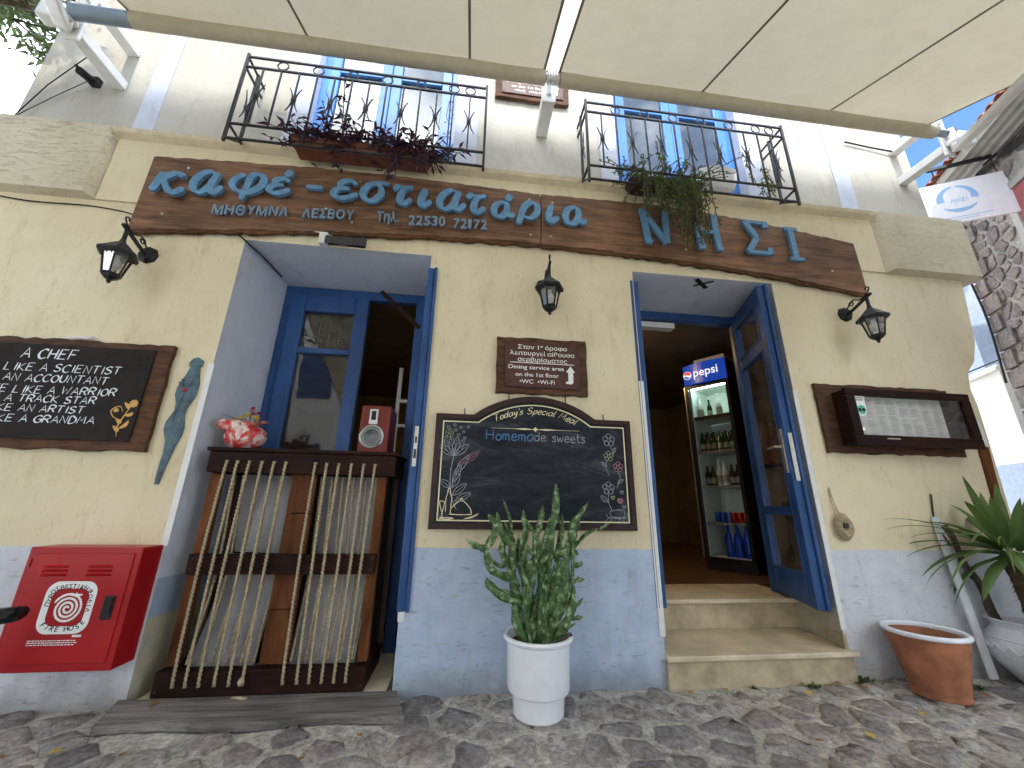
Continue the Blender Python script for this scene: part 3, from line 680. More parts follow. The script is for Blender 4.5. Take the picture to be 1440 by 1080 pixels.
# door frame and leaves of the doorway
fr = MB(); fr.box(1.42, 1.49, .60, .68, .38, 2.835); fr.box(2.56, 2.635, .60, .68, .38, 2.835); fr.box(1.49, 2.56, .60, .68, 2.755, 2.835)
fr.build('door_frame', M['blue'], Hh, bevel=.006)
o, base, e, nn_, W_, bx = door_leaf(1.44, .60, 1.305, .0, .42, 2.76, .045, 1, [(1.0, 2.2), (2.33, 2.6)])
o, base, e, nn_, W_, bx = door_leaf(2.545, .62, 2.325, -.02, .40, 2.80, .05, -1, [(.60, .985), (1.045, 2.25), (2.36, 2.66)])
# inner side faces the camera (-X side)
p = MB(); bx(p, W_-.075, W_-.035, -.010, 0, 1.28, 1.60); p.build('handle_plate', M['steel'], o)
p = MB(); a = base+e*(W_-.055)-nn_*.01+Vector((0, 0, 1.47)); b_ = a-nn_*.05; c_ = b_-e*.12
p.tube([a, b_, b_-e*.02, c_], .008, 8); p.build('handle', M['steel'], o, smooth=True)
p = MB(); bx(p, W_+.018, W_+.021, .014, .040, 1.22, 1.56); p.build('lock_plate', M['steel'], o)
# air-curtain strip over the inner doorway
MB().box(1.5, 1.95, .62, .70, 2.68, 2.735).build('strip_light', M['white_plastic'], Hh)
# ---- french windows of the upper floor
def french(x0, x1, lean):
    fr = MB(); z0, z1 = U0+.01, 5.95
    fr.box(x0, x0+.06, .10, .17, z0, z1); fr.box(x1-.06, x1, .10, .17, z0, z1); fr.box(x0+.06, x1-.06, .10, .17, z1-.06, z1)
    f = fr.build('window_frame', M['blue_up'], Hh, bevel=.005)
    mid = (x0+x1)/2
    for (a, b) in ((x0+.062, mid-.002), (mid+.002, x1-.062)):
        lf = MB(); s_ = .085
        lf.box(a, a+s_, .085, .135, z0, z1-.065); lf.box(b-s_, b, .085, .135, z0, z1-.065)
        for (c, d) in ((z0, z0+.12), (z0+1.05, z0+1.11), (z1-.16, z1-.065)): lf.box(a+s_, b-s_, .085, .135, c, d)
        o = lf.build('window_leaf', M['blue_up'], Hh, bevel=.006)
        for (c, d) in ((z0+.12, z0+1.05), (z0+1.11, z1-.16)):
            MB().box(a+s_, b-s_, .108, .112, c, d).build('pane', M['glass_up'], o)
    cu = MB(); n = 40; vs = []
    for i in range(n+1):
        x = mid-.02+.10*i/n; y = .32+.018*math.sin(i*1.3)
        vs += [(x, y, z0), (x, y, z1)]
    cu.add(vs, [(2*i, 2*i+2, 2*i+3, 2*i+1) for i in range(n)])
    cu.build('curtain', M['white_plastic'], Hh, smooth='all')
french(WL[0], WL[1], 0); french(WR[0], WR[1], 0)
# small plaster repairs: strip of bare wood at the corner, tape mark under the lintel
MB().prism([(3.955, 1.06), (4.04, 1.06), (4.085, 1.52), (3.985, 1.52)], -.008, -.001).build('rusty_plank', M['red_wood'], Hh)['label'] = 'orange-brown wooden plank end beside the menu case'
MB().box(3.99, 4.09, -.006, -.001, 1.53, 1.72).build('white_patch', M['white_plastic'], Hh)
mb = MB(); mb.bar((1.83, .02, 2.838), (1.99, .14, 2.838), .035, .004); mb.bar((1.86, .12, 2.8375), (1.99, .03, 2.8375), .02, .004); mb.build_each('black_tape_cross', M['black_matte'], Hh)
# wires and cables on the wall
mb = MB(); mb.tube([(-3.46, -.01, 3.68), (-3.33, -.012, 4.05), (-3.12, -.03, 4.40)], .004, 5); mb.tube([(-3.46, -.01, 3.69), (-3.25, -.01, 3.95), (-3.05, -.02, 4.15)], .003, 5)
mb.tube(catmull([(-3.4, -.01, 3.02), (-3.1, -.012, 2.985), (-2.75, -.012, 2.99), (-2.5, -.03, 2.955), (-2.40, -.03, 2.93)], 5), .005, 5)
mb.tube(catmull([(-1.83, -.02, 2.90), (-1.72, -.012, 2.86), (-1.64, -.006, 2.80)], 5), .006, 5)
mb.tube([(-1.64, .002, 2.80), (-1.62, .15, 2.81), (-1.60, .45, 2.812)], .006, 5)
mb.tube([(3.62, -.01, 4.56), (3.9, -.01, 4.53), (4.15, -.02, 4.50)], .008, 6)
mb.build_each('wall_cable', M['black_matte'], Hh)

# ------------------------------------------------------------------ awnings
SL = .4177; YT, ZT = -.46, 4.20; YF = -4.05
def fab(x, y, dz=0): return (x, y, ZT + .045 + SL*(y-YT) + dz)
def awning(label, edges, tube_x, brackets, arm):
    t = thing('retractable_awning', label, 'awning', (tube_x[0], 0, ZT), 'cream awnings over the shop front')
    mb = MB(); mb.tube([(tube_x[0], YT, ZT), (tube_x[1], YT, ZT)], .052, 20); mb.build('roller_tube', M['tube_beige'], t, smooth=True)
    mb = MB(); ends = [(tube_x[0]-.012, tube_x[0]), (tube_x[1], tube_x[1]+.012)]
    for a, b in ends: mb.tube([(a, YT, ZT), (b, YT, ZT)], .03, 12)
    mb.build_each('tube_end_cap', M['tube_grey'], t)
    for i in range(len(edges)-1):
        a, b = edges[i]+.0004, edges[i+1]-.0004; n = 10; m_ = 26; vs = []
        for j in range(m_+1):
            y = YT+.0 + (YF-YT)*j/m_
            for k in range(n+1):
                u = k/n; x = a+(b-a)*u; sag = -.012*math.sin(PI*u) - .02*math.sin(PI*j/m_) + .004*noise.noise(Vector((x*2, y*1.1, 0)))
                vs.append(fab(x, y, sag))
        mb = MB(); mb.add(vs, [(j*(n+1)+k, j*(n+1)+k+1, (j+1)*(n+1)+k+1, (j+1)*(n+1)+k) for j in range(m_) for k in range(n)])
        mb.build('fabric_panel', M['fabric'], t, smooth='all')
    for x in edges:
        mb = MB(); mb.add([fab(x + dx, YT+(YF-YT)*j/26, -.0025-.02*math.sin(PI*j/26)) for j in range(27) for dx in (-.009, .009)], [(2*j, 2*j+1, 2*j+3, 2*j+2) for j in range(26)])
        mb.build('seam', M['seam'], t, smooth='all')
    p = fab(0, YF)
    mb = MB(); mb.box(edges[0]-.02, edges[-1]+.02, YF-.05, YF+.03, p[2]-.05, p[2]+.04); mb.build('front_bar', M['white_metal'], t, bevel=.01)
    mb = MB(); mb.box(edges[0], edges[-1], YF-.045, YF-.04, p[2]-.25, p[2]-.05); mb.build('valance', M['fabric'], t)
    for (x, two) in brackets:
        mb = MB()
        if two:
            mb.box(x-.045, x+.045, -.36, .012, 4.48, 4.56); mb.box(x-.045, x+.045, -.36, .012, 4.11, 4.19)
            b = mb.build_each('bracket_beam', M['white_metal'], t, bevel=.006)
            mb = MB(); mb.box(x-.05, x+.05, -.385, -.361, 4.06, 4.58); mb.build('bracket_plate', M['white_metal'], t, bevel=.01)
            mb = MB(); s_ = 1 if x < 0 else -1
            mb.box(min(x, x-.16*s_), max(x, x-.16*s_), -.48, -.386, 4.12, 4.26); mb.box(x-.04, x+.04, -.50, -.386, 4.14, 4.20)
            mb.build('bracket_joint', M['white_metal'], t, bevel=.02)
            mb = MB(); mb.tube([(x, -.43, 4.08), (x, -.43, 4.30)], .035, 14); 
            for dz in (4.2, 4.3, 4.42): mb.tube([(x+.02*s_, -.40, dz), (x+.02*s_, -.385, dz)], .012, 8)
            mb.build_each('pivot_bolt', M['steel'], t, smooth=True)
            mb = MB(); mb.tube([(x + .05*s_ if s_ > 0 else x-.12, YT, ZT), (tube_x[0] if s_ > 0 else tube_x[1], YT, ZT)], .050 if s_ > 0 else .03, 18); mb.build('bare_tube', M['tube_grey'], t, smooth=True)
        else:
            mb.box(x-.05, x+.05, -.30, .012, 4.155, 4.275); mb.build_each('bracket_beam', M['white_metal'], t, bevel=.006)
            mb = MB(); mb.box(x-.056, x+.056, -.325, -.301, 4.14, 4.42); mb.build('bracket_plate', M['white_metal'], t, bevel=.008)
            mb = MB(); mb.tube([(x, -.33, 4.21), (x, -.36, 4.30), (x, -.40, 4.36)], .018, 10); mb.tube([(x-.03, -.37, 4.36), (x+.03, -.37, 4.36)], .02, 10)
            mb.tube([(x+.02, -.39, 4.30), (x+.022, -.43, 4.36)], .008, 8)
            mb.build('bracket_joint', M['white_metal'], t, smooth=True)
            mb = MB()
            for k in range(5): mb.tube([(x-.04+.02*k, YT, ZT), (x-.028+.02*k, YT, ZT)], .044, 14)
            mb.build('tube_joint', M['steel'], t, smooth=True)
    for (p0, p1, p2) in arm:
        mb = MB(); mb.bar(p0, p1, .075, .05); mb.build('folding_arm', M['white_metal'], t, bevel=.008)
        mb = MB(); mb.bar(p1, p2, .06, .045); mb.build('forearm', M['white_metal'], t, bevel=.008)
        mb = MB(); mb.tube([Vector(p1)+Vector((0, 0, -.05)), Vector(p1)+Vector((0, 0, .05))], .05, 14); mb.build('elbow_joint', M['white_metal'], t, smooth=True)
    return t
def armpts(p0, d, L_, xf):
    d = Vector(d); d = d/abs(d.y); p0 = Vector(p0); p1 = p0+d*L_
    return (tuple(p0), tuple(p1), fab(xf, YF+.05, -.03))
awning('long cream awning over the left side with four striped seams', [-2.455, -1.285, -.12, .452], (-2.45, .465), [(-2.87, True), (.525, False)],
       [armpts((-2.88, -.43, 4.10), (.746, -1.0, -.4456), 1.7, -2.0)])
awning('long cream awning over the doorway side, its right edge before blue sky', [.572, 1.742, 2.889, 3.83], (.585, 3.93), [(4.17, True)],
       [armpts((4.17, -.43, 4.09), (-.812, -1.0, -.4084), 1.8, 3.3)])
# thin black arm on the left bracket side, above the fabric line
# little black floodlight under the left bracket
t = thing('spotlight', 'small black spotlight fixed under the left awning bracket', 'spotlight', (-3.05, 0, 4.12))
mb = MB(); mb.tube([(-3.04, -.02, 4.13), (-3.04, -.12, 4.10)], .03, 12); mb.build('body', M['iron'], t, smooth=True)
mb = MB(); mb.tube([(-3.04, -.10, 4.11), (-3.06, -.14, 4.13)], .012, 8); mb.box(-3.06, -3.0, -.03, .01, 4.10, 4.17); mb.build('stem', M['iron'], t)

# ------------------------------------------------------------------ the big sign
t = thing('signboard', 'long arched wooden signboard with blue Greek letters above both doors', 'sign', (0, 0, 3.0))
def lo(x):
    if x < .505:
        u = (x+2.42)/2.925; return 2.80 + .19*math.sin(u*PI/2) if u > 0 else 2.80
    u = (x-.505)/2.83; return 2.985 - .20*u*u
def hi(x):
    if x < .505: return 3.44 + .045*math.sin((x+2.42)/2.925*PI)+.03*((x+2.42)/2.925)
    u = (x-.505)/2.83; return 3.47 + .02*math.sin(u*PI*.8) - .19*max(0, u-.35)**1.3/.57
mb = MB(); mb.prism(ragged(-2.40, .500, 0, 0, .006, .05, 3, lo, hi), -.052, -.019); mb.build('board', M['sign'], t, bevel=.004)
mb = MB(); mb.prism(ragged(.508, 3.33, 0, 0, .006, .05, 4, lo, hi), -.056, -.019); mb.build('board', M['sign'], t, bevel=.004)
# rough bark lip along the lower edge, behind the face
mb = MB()
for (a, b, sd_) in ((-2.40, .50, 11), (.508, 3.33, 12)):
    rr = random.Random(sd_); n = 60
    low = [(a+(b-a)*i/n, lo(a+(b-a)*i/n)-.012-rr.uniform(0, .018)) for i in range(n+1)]; up = [(a+(b-a)*i/n, lo(a+(b-a)*i/n)+.02) for i in range(n+1)]
    mb.prism(low + up[::-1], -.044, -.0185)
mb.build('bark_edge', M['sign_edge'], t)
for (x, z) in ((-2.14, 3.36), (-2.21, 2.945), (-.92, 3.40), (-.93, 3.02), (.41, 3.40), (.42, 3.06), (.60, 3.39), (.585, 3.06), (1.80, 3.40), (1.72, 3.06), (3.02, 3.33), (3.04, 2.98), (-1.13, 3.12)):
    screw(x, -.058, z, t, .010)
def brush(name, strokes, x0, x1, z0, xh, wid, parent, y=-.098, th=.026, mat='letter', rot=0, n=7, flat=False):
    mb = MB(); w_ = x1-x0
    for si, st in enumerate(strokes):
        q = [Vector((a*w_, b*xh, 0)) for a, b in st]
        q = catmull(q, n) if not flat else q
        if rot: q = [Vector((p.x*math.cos(rot)-p.y*math.sin(rot), p.x*math.sin(rot)+p.y*math.cos(rot), 0)) for p in q]
        pts = [(x0+p.x, z0+p.y) for p in q]
        if flat: wf = lambda i, t_, d: wid*(1.0 if abs(d.x) < .8 else .62)
        else: wf = lambda i, t_, d: wid*(.50+.60*abs(d.x*.35+d.y*.94))*(.75+.25*math.sin(PI*min(1, t_*1.02)))
        ribbon(mb, pts, wf, y-.0012*si, th, drift=.001, round_ends=not flat)
    return mb.build(name, M[mat], parent)
G = {
 'k': [[(.22,1.02),(.16,.7),(.08,.3),(.0,.02)], [(.06,.42),(.3,.72),(.55,.98),(.8,1.0),(.86,.84)], [(.30,.62),(.45,.25),(.62,.0),(.85,.06),(1.02,.28)]],
 'a': [[(.74,.88),(.5,1.02),(.22,.82),(.06,.42),(.12,.08),(.36,.0),(.6,.3),(.74,.92)], [(.78,1.0),(.66,.5),(.64,.12),(.8,.02),(1.04,.34)]],
 'f': [[(.36,.96),(.12,.72),(.04,.40),(.24,.12),(.58,.10),(.88,.38),(.97,.76),(.80,1.02),(.58,.9),(.50,.4),(.42,-.3)]],
 'e': [[(.92,.80),(.66,1.0),(.34,.88),(.28,.66),(.52,.54),(.66,.56)], [(.5,.54),(.14,.42),(.06,.14),(.34,-.02),(.7,.08),(1.0,.30)]],
 'E': [[(.92,.80),(.66,1.0),(.34,.88),(.28,.66),(.52,.54),(.66,.56)], [(.5,.54),(.14,.42),(.06,.14),(.34,-.02),(.7,.08),(1.0,.30)], [(.66,1.18),(.80,1.36),(.90,1.56)]],
 '-': [[(0,.5),(.5,.5),(1,.5)]],
 's': [[(1.0,.98),(.62,.98),(.22,.80),(.04,.38),(.16,.04),(.46,.0),(.72,.32),(.70,.70),(.52,.96)]],
 't': [[(.0,.74),(.14,.96),(.55,.90),(1.0,.98)], [(.52,.90),(.36,.5),(.34,.12),(.58,.0),(.98,.30)]],
 'i': [[(.46,1.0),(.24,.56),(.16,.16),(.42,.0),(.96,.32)]],
 'o': [[(.56,.98),(.22,.84),(.04,.42),(.16,.04),(.46,.04),(.66,.4),(.66,.8),(.52,.98)], [(.62,.62),(.70,.26),(.84,.08),(1.04,.26)]],
 'O': [[(.56,.98),(.22,.84),(.04,.42),(.16,.04),(.46,.04),(.66,.4),(.66,.8),(.52,.98)], [(.62,.62),(.70,.26),(.84,.08),(1.04,.26)], [(.62,1.14),(.74,1.30),(.84,1.52)]],
 'r': [[(.02,-.34),(.12,.08),(.28,.66),(.58,1.0),(.90,.88),(.92,.46),(.62,.08),(.26,.14)]],
}
for ch, x0, x1, z0, xh in (('k',-2.30,-2.10,3.10,.165),('a',-2.055,-1.855,3.13,.180),('f',-1.80,-1.575,3.150,.180),('E',-1.54,-1.39,3.185,.135),('-',-1.285,-1.165,3.20,.14),
                     ('e',-1.09,-.91,3.20,.165),('s',-.88,-.69,3.205,.170),('t',-.64,-.51,3.20,.165),('i',-.455,-.36,3.20,.160),('a',-.31,-.11,3.195,.175),('t',-.08,.055,3.19,.165),
                     ('O',.115,.28,3.175,.140),('r',.315,.48,3.175,.160),('i',.545,.64,3.172,.165),('o',.69,.86,3.175,.165)):
    brush('letter', G[ch], x0, x1, z0, xh, .052, t)
S4 = {'N': [[(.16,0),(.06,1)], [(.06,1),(.90,0)], [(.90,0),(.98,1)], [(-.10,1),(.20,1)], [(.86,1),(1.12,1)], [(.04,0),(.30,0)]],
      'H': [[(.10,0),(.06,1)], [(.92,0),(.84,1)], [(.08,.5),(.88,.5)], [(-.08,1),(.22,1)], [(.70,1),(1.0,1)], [(-.04,0),(.26,0)], [(.78,0),(1.08,0)]],
      'S': [[(.96,1),(.05,1)], [(.05,1),(.52,.50)], [(.52,.50),(.02,.03)], [(.02,.03),(1.0,.03)], [(.98,1.03),(.98,.84)], [(1.0,0),(1.0,.20)]],
      'I': [[(.5,0),(.46,1)], [(.05,1),(.90,1)], [(.08,0),(.96,0)]]}
for ch, x0, x1, z0, h, ro in (('N',1.35,1.56,3.07,.30,.02),('H',1.82,2.01,3.065,.32,0),('S',2.25,2.45,3.06,.315,-.01),('I',2.62,2.76,3.04,.30,0)):
    brush('letter', S4[ch], x0, x1, z0, h, .050, t, mat='letter', rot=ro, flat=True)
# small letters, each cut out and standing off the board
def small_word(word, x0, x1, z0, z1, h):
    W_ = {'Μ': 1.25, 'Η': 1.05, 'Θ': 1.1, 'Υ': .95, 'Ν': 1.05, 'Α': 1.0, 'Λ': 1.0, 'Ε': .8, 'Σ': .85, 'Β': .85, 'Ο': 1.1, 'Τ': .9, '.': .4, '1': .6}
    tot = sum(W_.get(c, .8) for c in word); x = x0
    for c in word:
        ww = (x1-x0)*W_.get(c, .8)/tot; u = (x-x0)/(x1-x0)
        font_mesh('small_letter', c, h*1.37, x+ww*.06, -.078, z0+(z1-z0)*u, M['letter2'], t, extrude=.008, bold=.0022, fit=ww*(.84 if c not in '.1' else .6))
        x += ww
small_word('ΜΗΘΥΜΝΑ', -1.885, -1.37, 2.965, 3.005, .078); small_word('ΛΕΣΒΟΥ', -1.28, -.91, 3.005, 3.035, .078)
small_word('Τηλ.', -.755, -.58, 3.035, 3.045, .085); small_word('22530', -.52, -.24, 3.03, 3.05, .085); small_word('72172', -.185, .08, 3.04, 3.055, .085)

# ------------------------------------------------------------------ wall signs
t = thing('chef_board', 'dark slab board with white hand-lettered chef lines and gold flower', 'sign', (-2.5, 0, 1.3))
mb = MB(); mb.prism(ragged(-3.15, -1.90, 1.29, 1.97, .008, .05, 21), -.034, -.001); mb.build('bark_frame', M['bark_frame'], t, bevel=.004)
mb = MB(); mb.prism(ragged(-3.12, -1.99, 1.345, 1.925, .004, .07, 22), -.046, -.034); mb.build('slab', M['slate'], t, bevel=.002)
mb = MB()
for txt, xe, z, h, xs_, wd in (('A CHEF', -2.43, 1.835, .062, -2.72, .011), ('THINK LIKE A SCIENTIST', -2.165, 1.752, .048, -3.02, .008), ('LIKE AN ACCOUNTANT', -2.215, 1.686, .046, -2.95, .008),
                    ('MOTIVATE LIKE A WARRIOR', -2.150, 1.615, .045, -3.06, .0078), ('LIKE A TRACK STAR', -2.245, 1.560, .043, -2.89, .0078), ('LIKE AN ARTIST', -2.29, 1.502, .041, -2.80, .0078), ('LIKE A GRANDMA', -2.215, 1.440, .042, -2.78, .008)):
    stroke_text(mb, txt, xs_, z, h, xe-xs_+.02, wd, -.0475, slant=.12, jit=.05, bold=(.5, .85))
mb.build('lettering', M['chalk_white'], t)
mb = MB()
def gold(pts, w1): ribbon(mb, [(p.x, p.y) for p in catmull([(a, b, 0) for a, b in pts], 5)], lambda i, t_, d: w1*(.4+math.sin(PI*min(max(t_, .05), .95))), -.0475-random.uniform(0, .0004))
fx, fz = -2.06, 1.40
gold([(fx, fz-.03), (fx-.01, fz+.03), (fx+.005, fz+.09), (fx+.03, fz+.16)], .006)
gold([(fx+.0, fz+.07), (fx-.05, fz+.09), (fx-.07, fz+.13), (fx-.03, fz+.155), (fx-.005, fz+.12)], .005)
for (a, b, c, d) in ((-.0, .02, .04, .07), (0, .05, -.03, .075), (.01, .1, .05, .12), (0, .0, -.035, .035), (.02, .14, -.01, .18)):
    gold([(fx+a, fz+b), (fx+(a+c)/2+.008, fz+(b+d)/2-.004), (fx+c, fz+d)], .016)
for k in range(9):
    th = k*2*PI/9; gold([(fx+.04, fz+.175), (fx+.04+.016*math.cos(th), fz+.175+.016*math.sin(th)), (fx+.04+.026*math.cos(th), fz+.175+.026*math.sin(th))], .010)
gold([(fx-.055, fz+.12), (fx-.045, fz+.13), (fx-.03, fz+.125)], .018)
mb.build('gold_flower', M['gold'], t)
for k, (x, a) in enumerate(((-2.54, .2), (-2.49, -.1), (-2.45, 0))):
    mb = MB(); mb.tube([(x, -.02, 1.985+.008*(k % 2)), (x+.055, -.022, 1.987+.004*k)], .009, 8)
    o = mb.build('chalk_stick', M['white_plastic'], None, smooth=True)
    tag(o, ['leftmost chalk stick on top of the chef board', 'middle chalk stick on top of the chef board', 'rightmost chalk stick on top of the chef board'][k], 'chalk', 'chalk sticks on the chef board')

def info_board(label, x0, x1, z0, z1, seed, upper):
    t = thing('direction_sign', label, 'sign', ((x0+x1)/2, 0, z0), 'brown dining area signs')
    mb = MB(); mb.prism(ragged(x0, x1, z0, z1, .006, .05, seed), -.032, .0); mb.build('bark_frame', M['bark_frame'], t, bevel=.004)
    a, b, c, d = x0+.055, x1-.055, z0+.045, z1-.035
    mb = MB(); mb.prism([(a+.004, c), (b, c-.004), (b-.004, d-.002), (a, d)], -.043, -.032); pan_ = mb.build('panel', M['brown_panel'], t, bevel=.003)
    cx = (a+b)/2; H = d-c
    for txt, u, s_, wd in (('Στον 1º όροφο', .86, .052, .36), ('λειτουργεί αίθουσα', .72, .052, .47), ('σερβιρίσματος', .58, .052, .36)):
        font_mesh('lettering', txt, s_*.90*H/.37, cx, -.0442, c+H*u-.008, M['white_print'], pan_, bold=.0004, align='CENTER', fit=wd)
    MB().box(a+.04, b-.045, -.0445, -.0432, c+H*.52, c+H*.535).build('dividing_line', M['white_print'], t)
    for txt, u, s_, wd, dx in (('Dining service area', .40, .050, .40, -.045), ('on the 1st floor', .24, .050, .31, -.04), ('•WC  •Wi-Fi', .09, .050, .25, -.04)):
        font_mesh('lettering', txt, s_*.90*H/.37, cx+dx, -.0442, c+H*u-.004, M['white_print'], pan_, bold=.0004, align='CENTER', fit=wd)
    ax = b-.075
    mb = MB(); mb.add([(ax-.030, -.0444, c+H*.36), (ax+.036, -.0444, c+H*.36), (ax+.004, -.0444, c+H*.50)], [(0, 1, 2)])
    mb.add([(ax-.014, -.0444, c+H*.36), (ax+.022, -.0444, c+H*.36), (ax+.022, -.0444, c+H*.14), (ax+.010, -.0444, c+H*.10), (ax-.034, -.0444, c+H*.11), (ax-.030, -.0444, c+H*.155), (ax-.014, -.0444, c+H*.16)], [(0, 6, 3, 2, 1), (3, 6, 5, 4)])
    mb.build('arrow', M['white_print'], t)
    for x in (a+.02, b-.02):
        for z in (c+.02, d-.02): 
            mb = MB(); mb.lathe([(.0001, -.002), (.006, -.001), (.006, .001)], x, -.0435, 8, 'y', z); mb.build_each('nail', M['black_matte'], t)
info_board('brown bark-edged dining area sign above the chalkboard', .185, .842, 1.765, 2.185, 31, False)
info_board('brown bark-edged dining area sign upstairs, half hidden by the awning tube',   .10, .78, 4.53, 4.94, 32, True)

t = thing('special_chalkboard', 'arched chalkboard reading Homemade sweets behind the cactus', 'chalkboard', (.46, 0, .88))
def arch(x0, x1, z0, z1, cx, hw, top, n=16):
    p = [(x0, z0), (x1, z0), (x1, z1), (cx+hw, z1)]
    R_ = (hw*hw+(top-z1)**2)/(2*(top-z1)); a0 = math.asin(hw/R_)
    for i in range(1, n): a = a0*(1-2*i/n); p.append((cx+R_*math.sin(a), top-R_+R_*math.cos(a)))
    return p + [(cx-hw, z1), (x0, z1)]
mb = MB(); mb.prism(arch(-.205, 1.135, .875, 1.600, .463, .42, 1.745), -.026, -.004); mb.build('backing', M['frame_dark'], t)
outer = arch(-.205, 1.135, .875, 1.600, .463, .42, 1.745); inner = arch(-.170, 1.100, .910, 1.566, .463, .395, 1.700)
mb = MB(); n = len(outer); mb.add([(x, -.036, z) for x, z in outer]+[(x, -.036, z) for x, z in inner]+[(x, -.026, z) for x, z in outer]+[(x, -.0265, z) for x, z in inner],
    [(i, (i+1) % n, (i+1) % n+n, i+n) for i in range(n)]+[(i, i+2*n, (i+1) % n+2*n, (i+1) % n) for i in range(n)]+[(i+n, (i+1) % n+n, (i+1) % n+3*n, i+3*n) for i in range(n)])
mb.build('frame', M['frame_dark'], t, bevel=.003)
mb = MB(); mb.add([(x, -.0275, z) for x, z in inner], [tuple(range(n))]); mb.build('writing_surface', M['chalkboard'], t)
i2 = arch(-.158, 1.088, .922, 1.553, .463, .388, 1.687); i3 = arch(-.150, 1.080, .930, 1.545, .463, .384, 1.679)
mb = MB(); mb.add([(x, -.0285, z) for x, z in i2]+[(x, -.0285, z) for x, z in i3], [(i, (i+1) % n, (i+1) % n+n, i+n) for i in range(n)])
ribbon(mb, [(.16, 1.515), (.46, 1.515), (.77, 1.515)], lambda i, t_, d: .003, -.0285)
ribbon(mb, [(.32, 1.515), (.39, 1.515), (.45, 1.515)], lambda i, t_, d: (.004, .012, .004)[i], -.0288); ribbon(mb, [(.48, 1.515), (.54, 1.515), (.61, 1.515)], lambda i, t_, d: (.004, .012, .004)[i], -.0288)
mb.add([(.463-.018, -.029, 1.515), (.463, -.029, 1.499), (.463+.018, -.029, 1.515), (.463, -.029, 1.531)], [(0, 1, 2, 3)])
R_ = .62; cz_ = 1.622-R_
stroke_text(mb, "Today's Special Meal", 0, 0, .044, .58, .0058, -.029, slant=.35, arc=lambda px, pz: (.463+(R_+pz)*math.sin((px-.29)/R_*1.0), cz_+(R_+pz)*math.cos((px-.29)/R_)-.0), bold=(.4, .9))
mb.build('cream_print', M['cream_print'], t)
mb = MB(); stroke_text(mb, 'Homema', .13, 1.435, .070, .33, .008, -.029, jit=.03); mb.build('blue_writing', M['chalk_blue'], t)
mb = MB(); stroke_text(mb, 'de sweets', .455, 1.435, .062, .36, .0055, -.029, jit=.03); mb.build('grey_writing', M['chalk_grey'], t)
def curve(mb, pts, w1=.004): ribbon(mb, [(p.x, p.y) for p in catmull([(a, b, 0) for a, b in pts], 4)], lambda i, t_, d: w1*random.uniform(.7, 1.2), -.029-random.uniform(0, .0004))
def blossom(mb, cx, cz, r, k=5, w1=.004):
    for j in range(k):
        a = j*2*PI/k+.3; a1, a2 = a-.55, a+.55
        curve(mb, [(cx+r*.2*math.cos(a), cz+r*.2*math.sin(a)), (cx+r*.9*math.cos(a1), cz+r*.9*math.sin(a1)), (cx+r*1.15*math.cos(a), cz+r*1.15*math.sin(a)), (cx+r*.9*math.cos(a2), cz+r*.9*math.sin(a2)), (cx+r*.2*math.cos(a), cz+r*.2*math.sin(a))], w1)
def leafo(mb, x, z, dx, dz, w_=.02, w1=.004):
    nx_, nz_ = -dz, dx; l_ = math.hypot(dx, dz); nx_ /= l_; nz_ /= l_
    curve(mb, [(x, z), (x+dx*.5+nx_*w_, z+dz*.5+nz_*w_), (x+dx, z+dz), (x+dx*.5-nx_*w_, z+dz*.5-nz_*w_), (x, z)], w1); curve(mb, [(x, z), (x+dx*.5, z+dz*.5), (x+dx*.9, z+dz*.9)], w1*.7)
def heart(mb, x, z, s_, w1=.004): curve(mb, [(x, z-s_), (x-s_, z+.1*s_), (x-s_*.5, z+s_*.8), (x, z+.3*s_), (x+s_*.5, z+s_*.8), (x+s_, z+.1*s_), (x, z-s_)], w1)
mb = MB()
bx_, bz_ = -.075, 1.32   # tall daisy
for k, a in enumerate((-.9, -.55, -.2, .15, .5, .85)):
    leafo(mb, bx_, bz_-.0, .125*math.sin(a), .13*math.cos(a)*(1-.1*abs(a)), .022)
curve(mb, [(bx_, bz_), (bx_-.015, bz_-.12), (bx_+.0, bz_-.25), (bx_+.035, bz_-.33)], .006)
for (a, b, c, d) in ((-.01, -.2, -.06, .05), (.0, -.2, .045, .09), (0, -.25, .09, .08), (.01, -.12, .09, .13), (.02, -.28, .10, .05), (0, -.17, .05, .12)): leafo(mb, bx_+a, bz_+b, c, d)
for (x, z) in ((-.12, 1.51), (-.08, 1.525), (-.04, 1.51), (.01, 1.515), (-.05, 1.46), (-.01, 1.44), (-.13, 1.44), (-.02, 1.48), (-.07, 1.49)): heart(mb, x, z, .010, .003)
blossom(mb, .975, 1.46, .038); curve(mb, [(.98, 1.42), (1.0, 1.38), (.995, 1.35)]); leafo(mb, 1.0, 1.37, .02, .04, .01)
curve(mb, [(1.03, 1.25), (1.04, 1.2), (1.01, 1.14)]); leafo(mb, 1.02, 1.17, .04, .03, .012); leafo(mb, .95, 1.28, -.035, .03, .01)
curve(mb, [(.955, 1.33), (.945, 1.27), (.97, 1.22)])
blossom(mb, .955, 1.14, .036); curve(mb, [(.955, 1.105), (.95, 1.05), (.975, .99)]); leafo(mb, .95, 1.05, -.05, .04, .014); heart(mb, 1.045, 1.115, .012); heart(mb, 1.055, 1.02, .012)
curve(mb, [(.965, .955), (.965, .93)]); curve(mb, [(.93, .98), (.95, .955), (1.06, .955), (1.075, .985)]); curve(mb, [(.965, .955), (.96, .995), (1.05, 1.0), (1.05, .955)]) 
for k in range(5): curve(mb, [(.92+.03*k, .935), (.97+.02*k, .96), (1.03-.01*k, .94+.004*k)], .003)
mb.build('chalk_drawing', M['chalk_grey'], t)
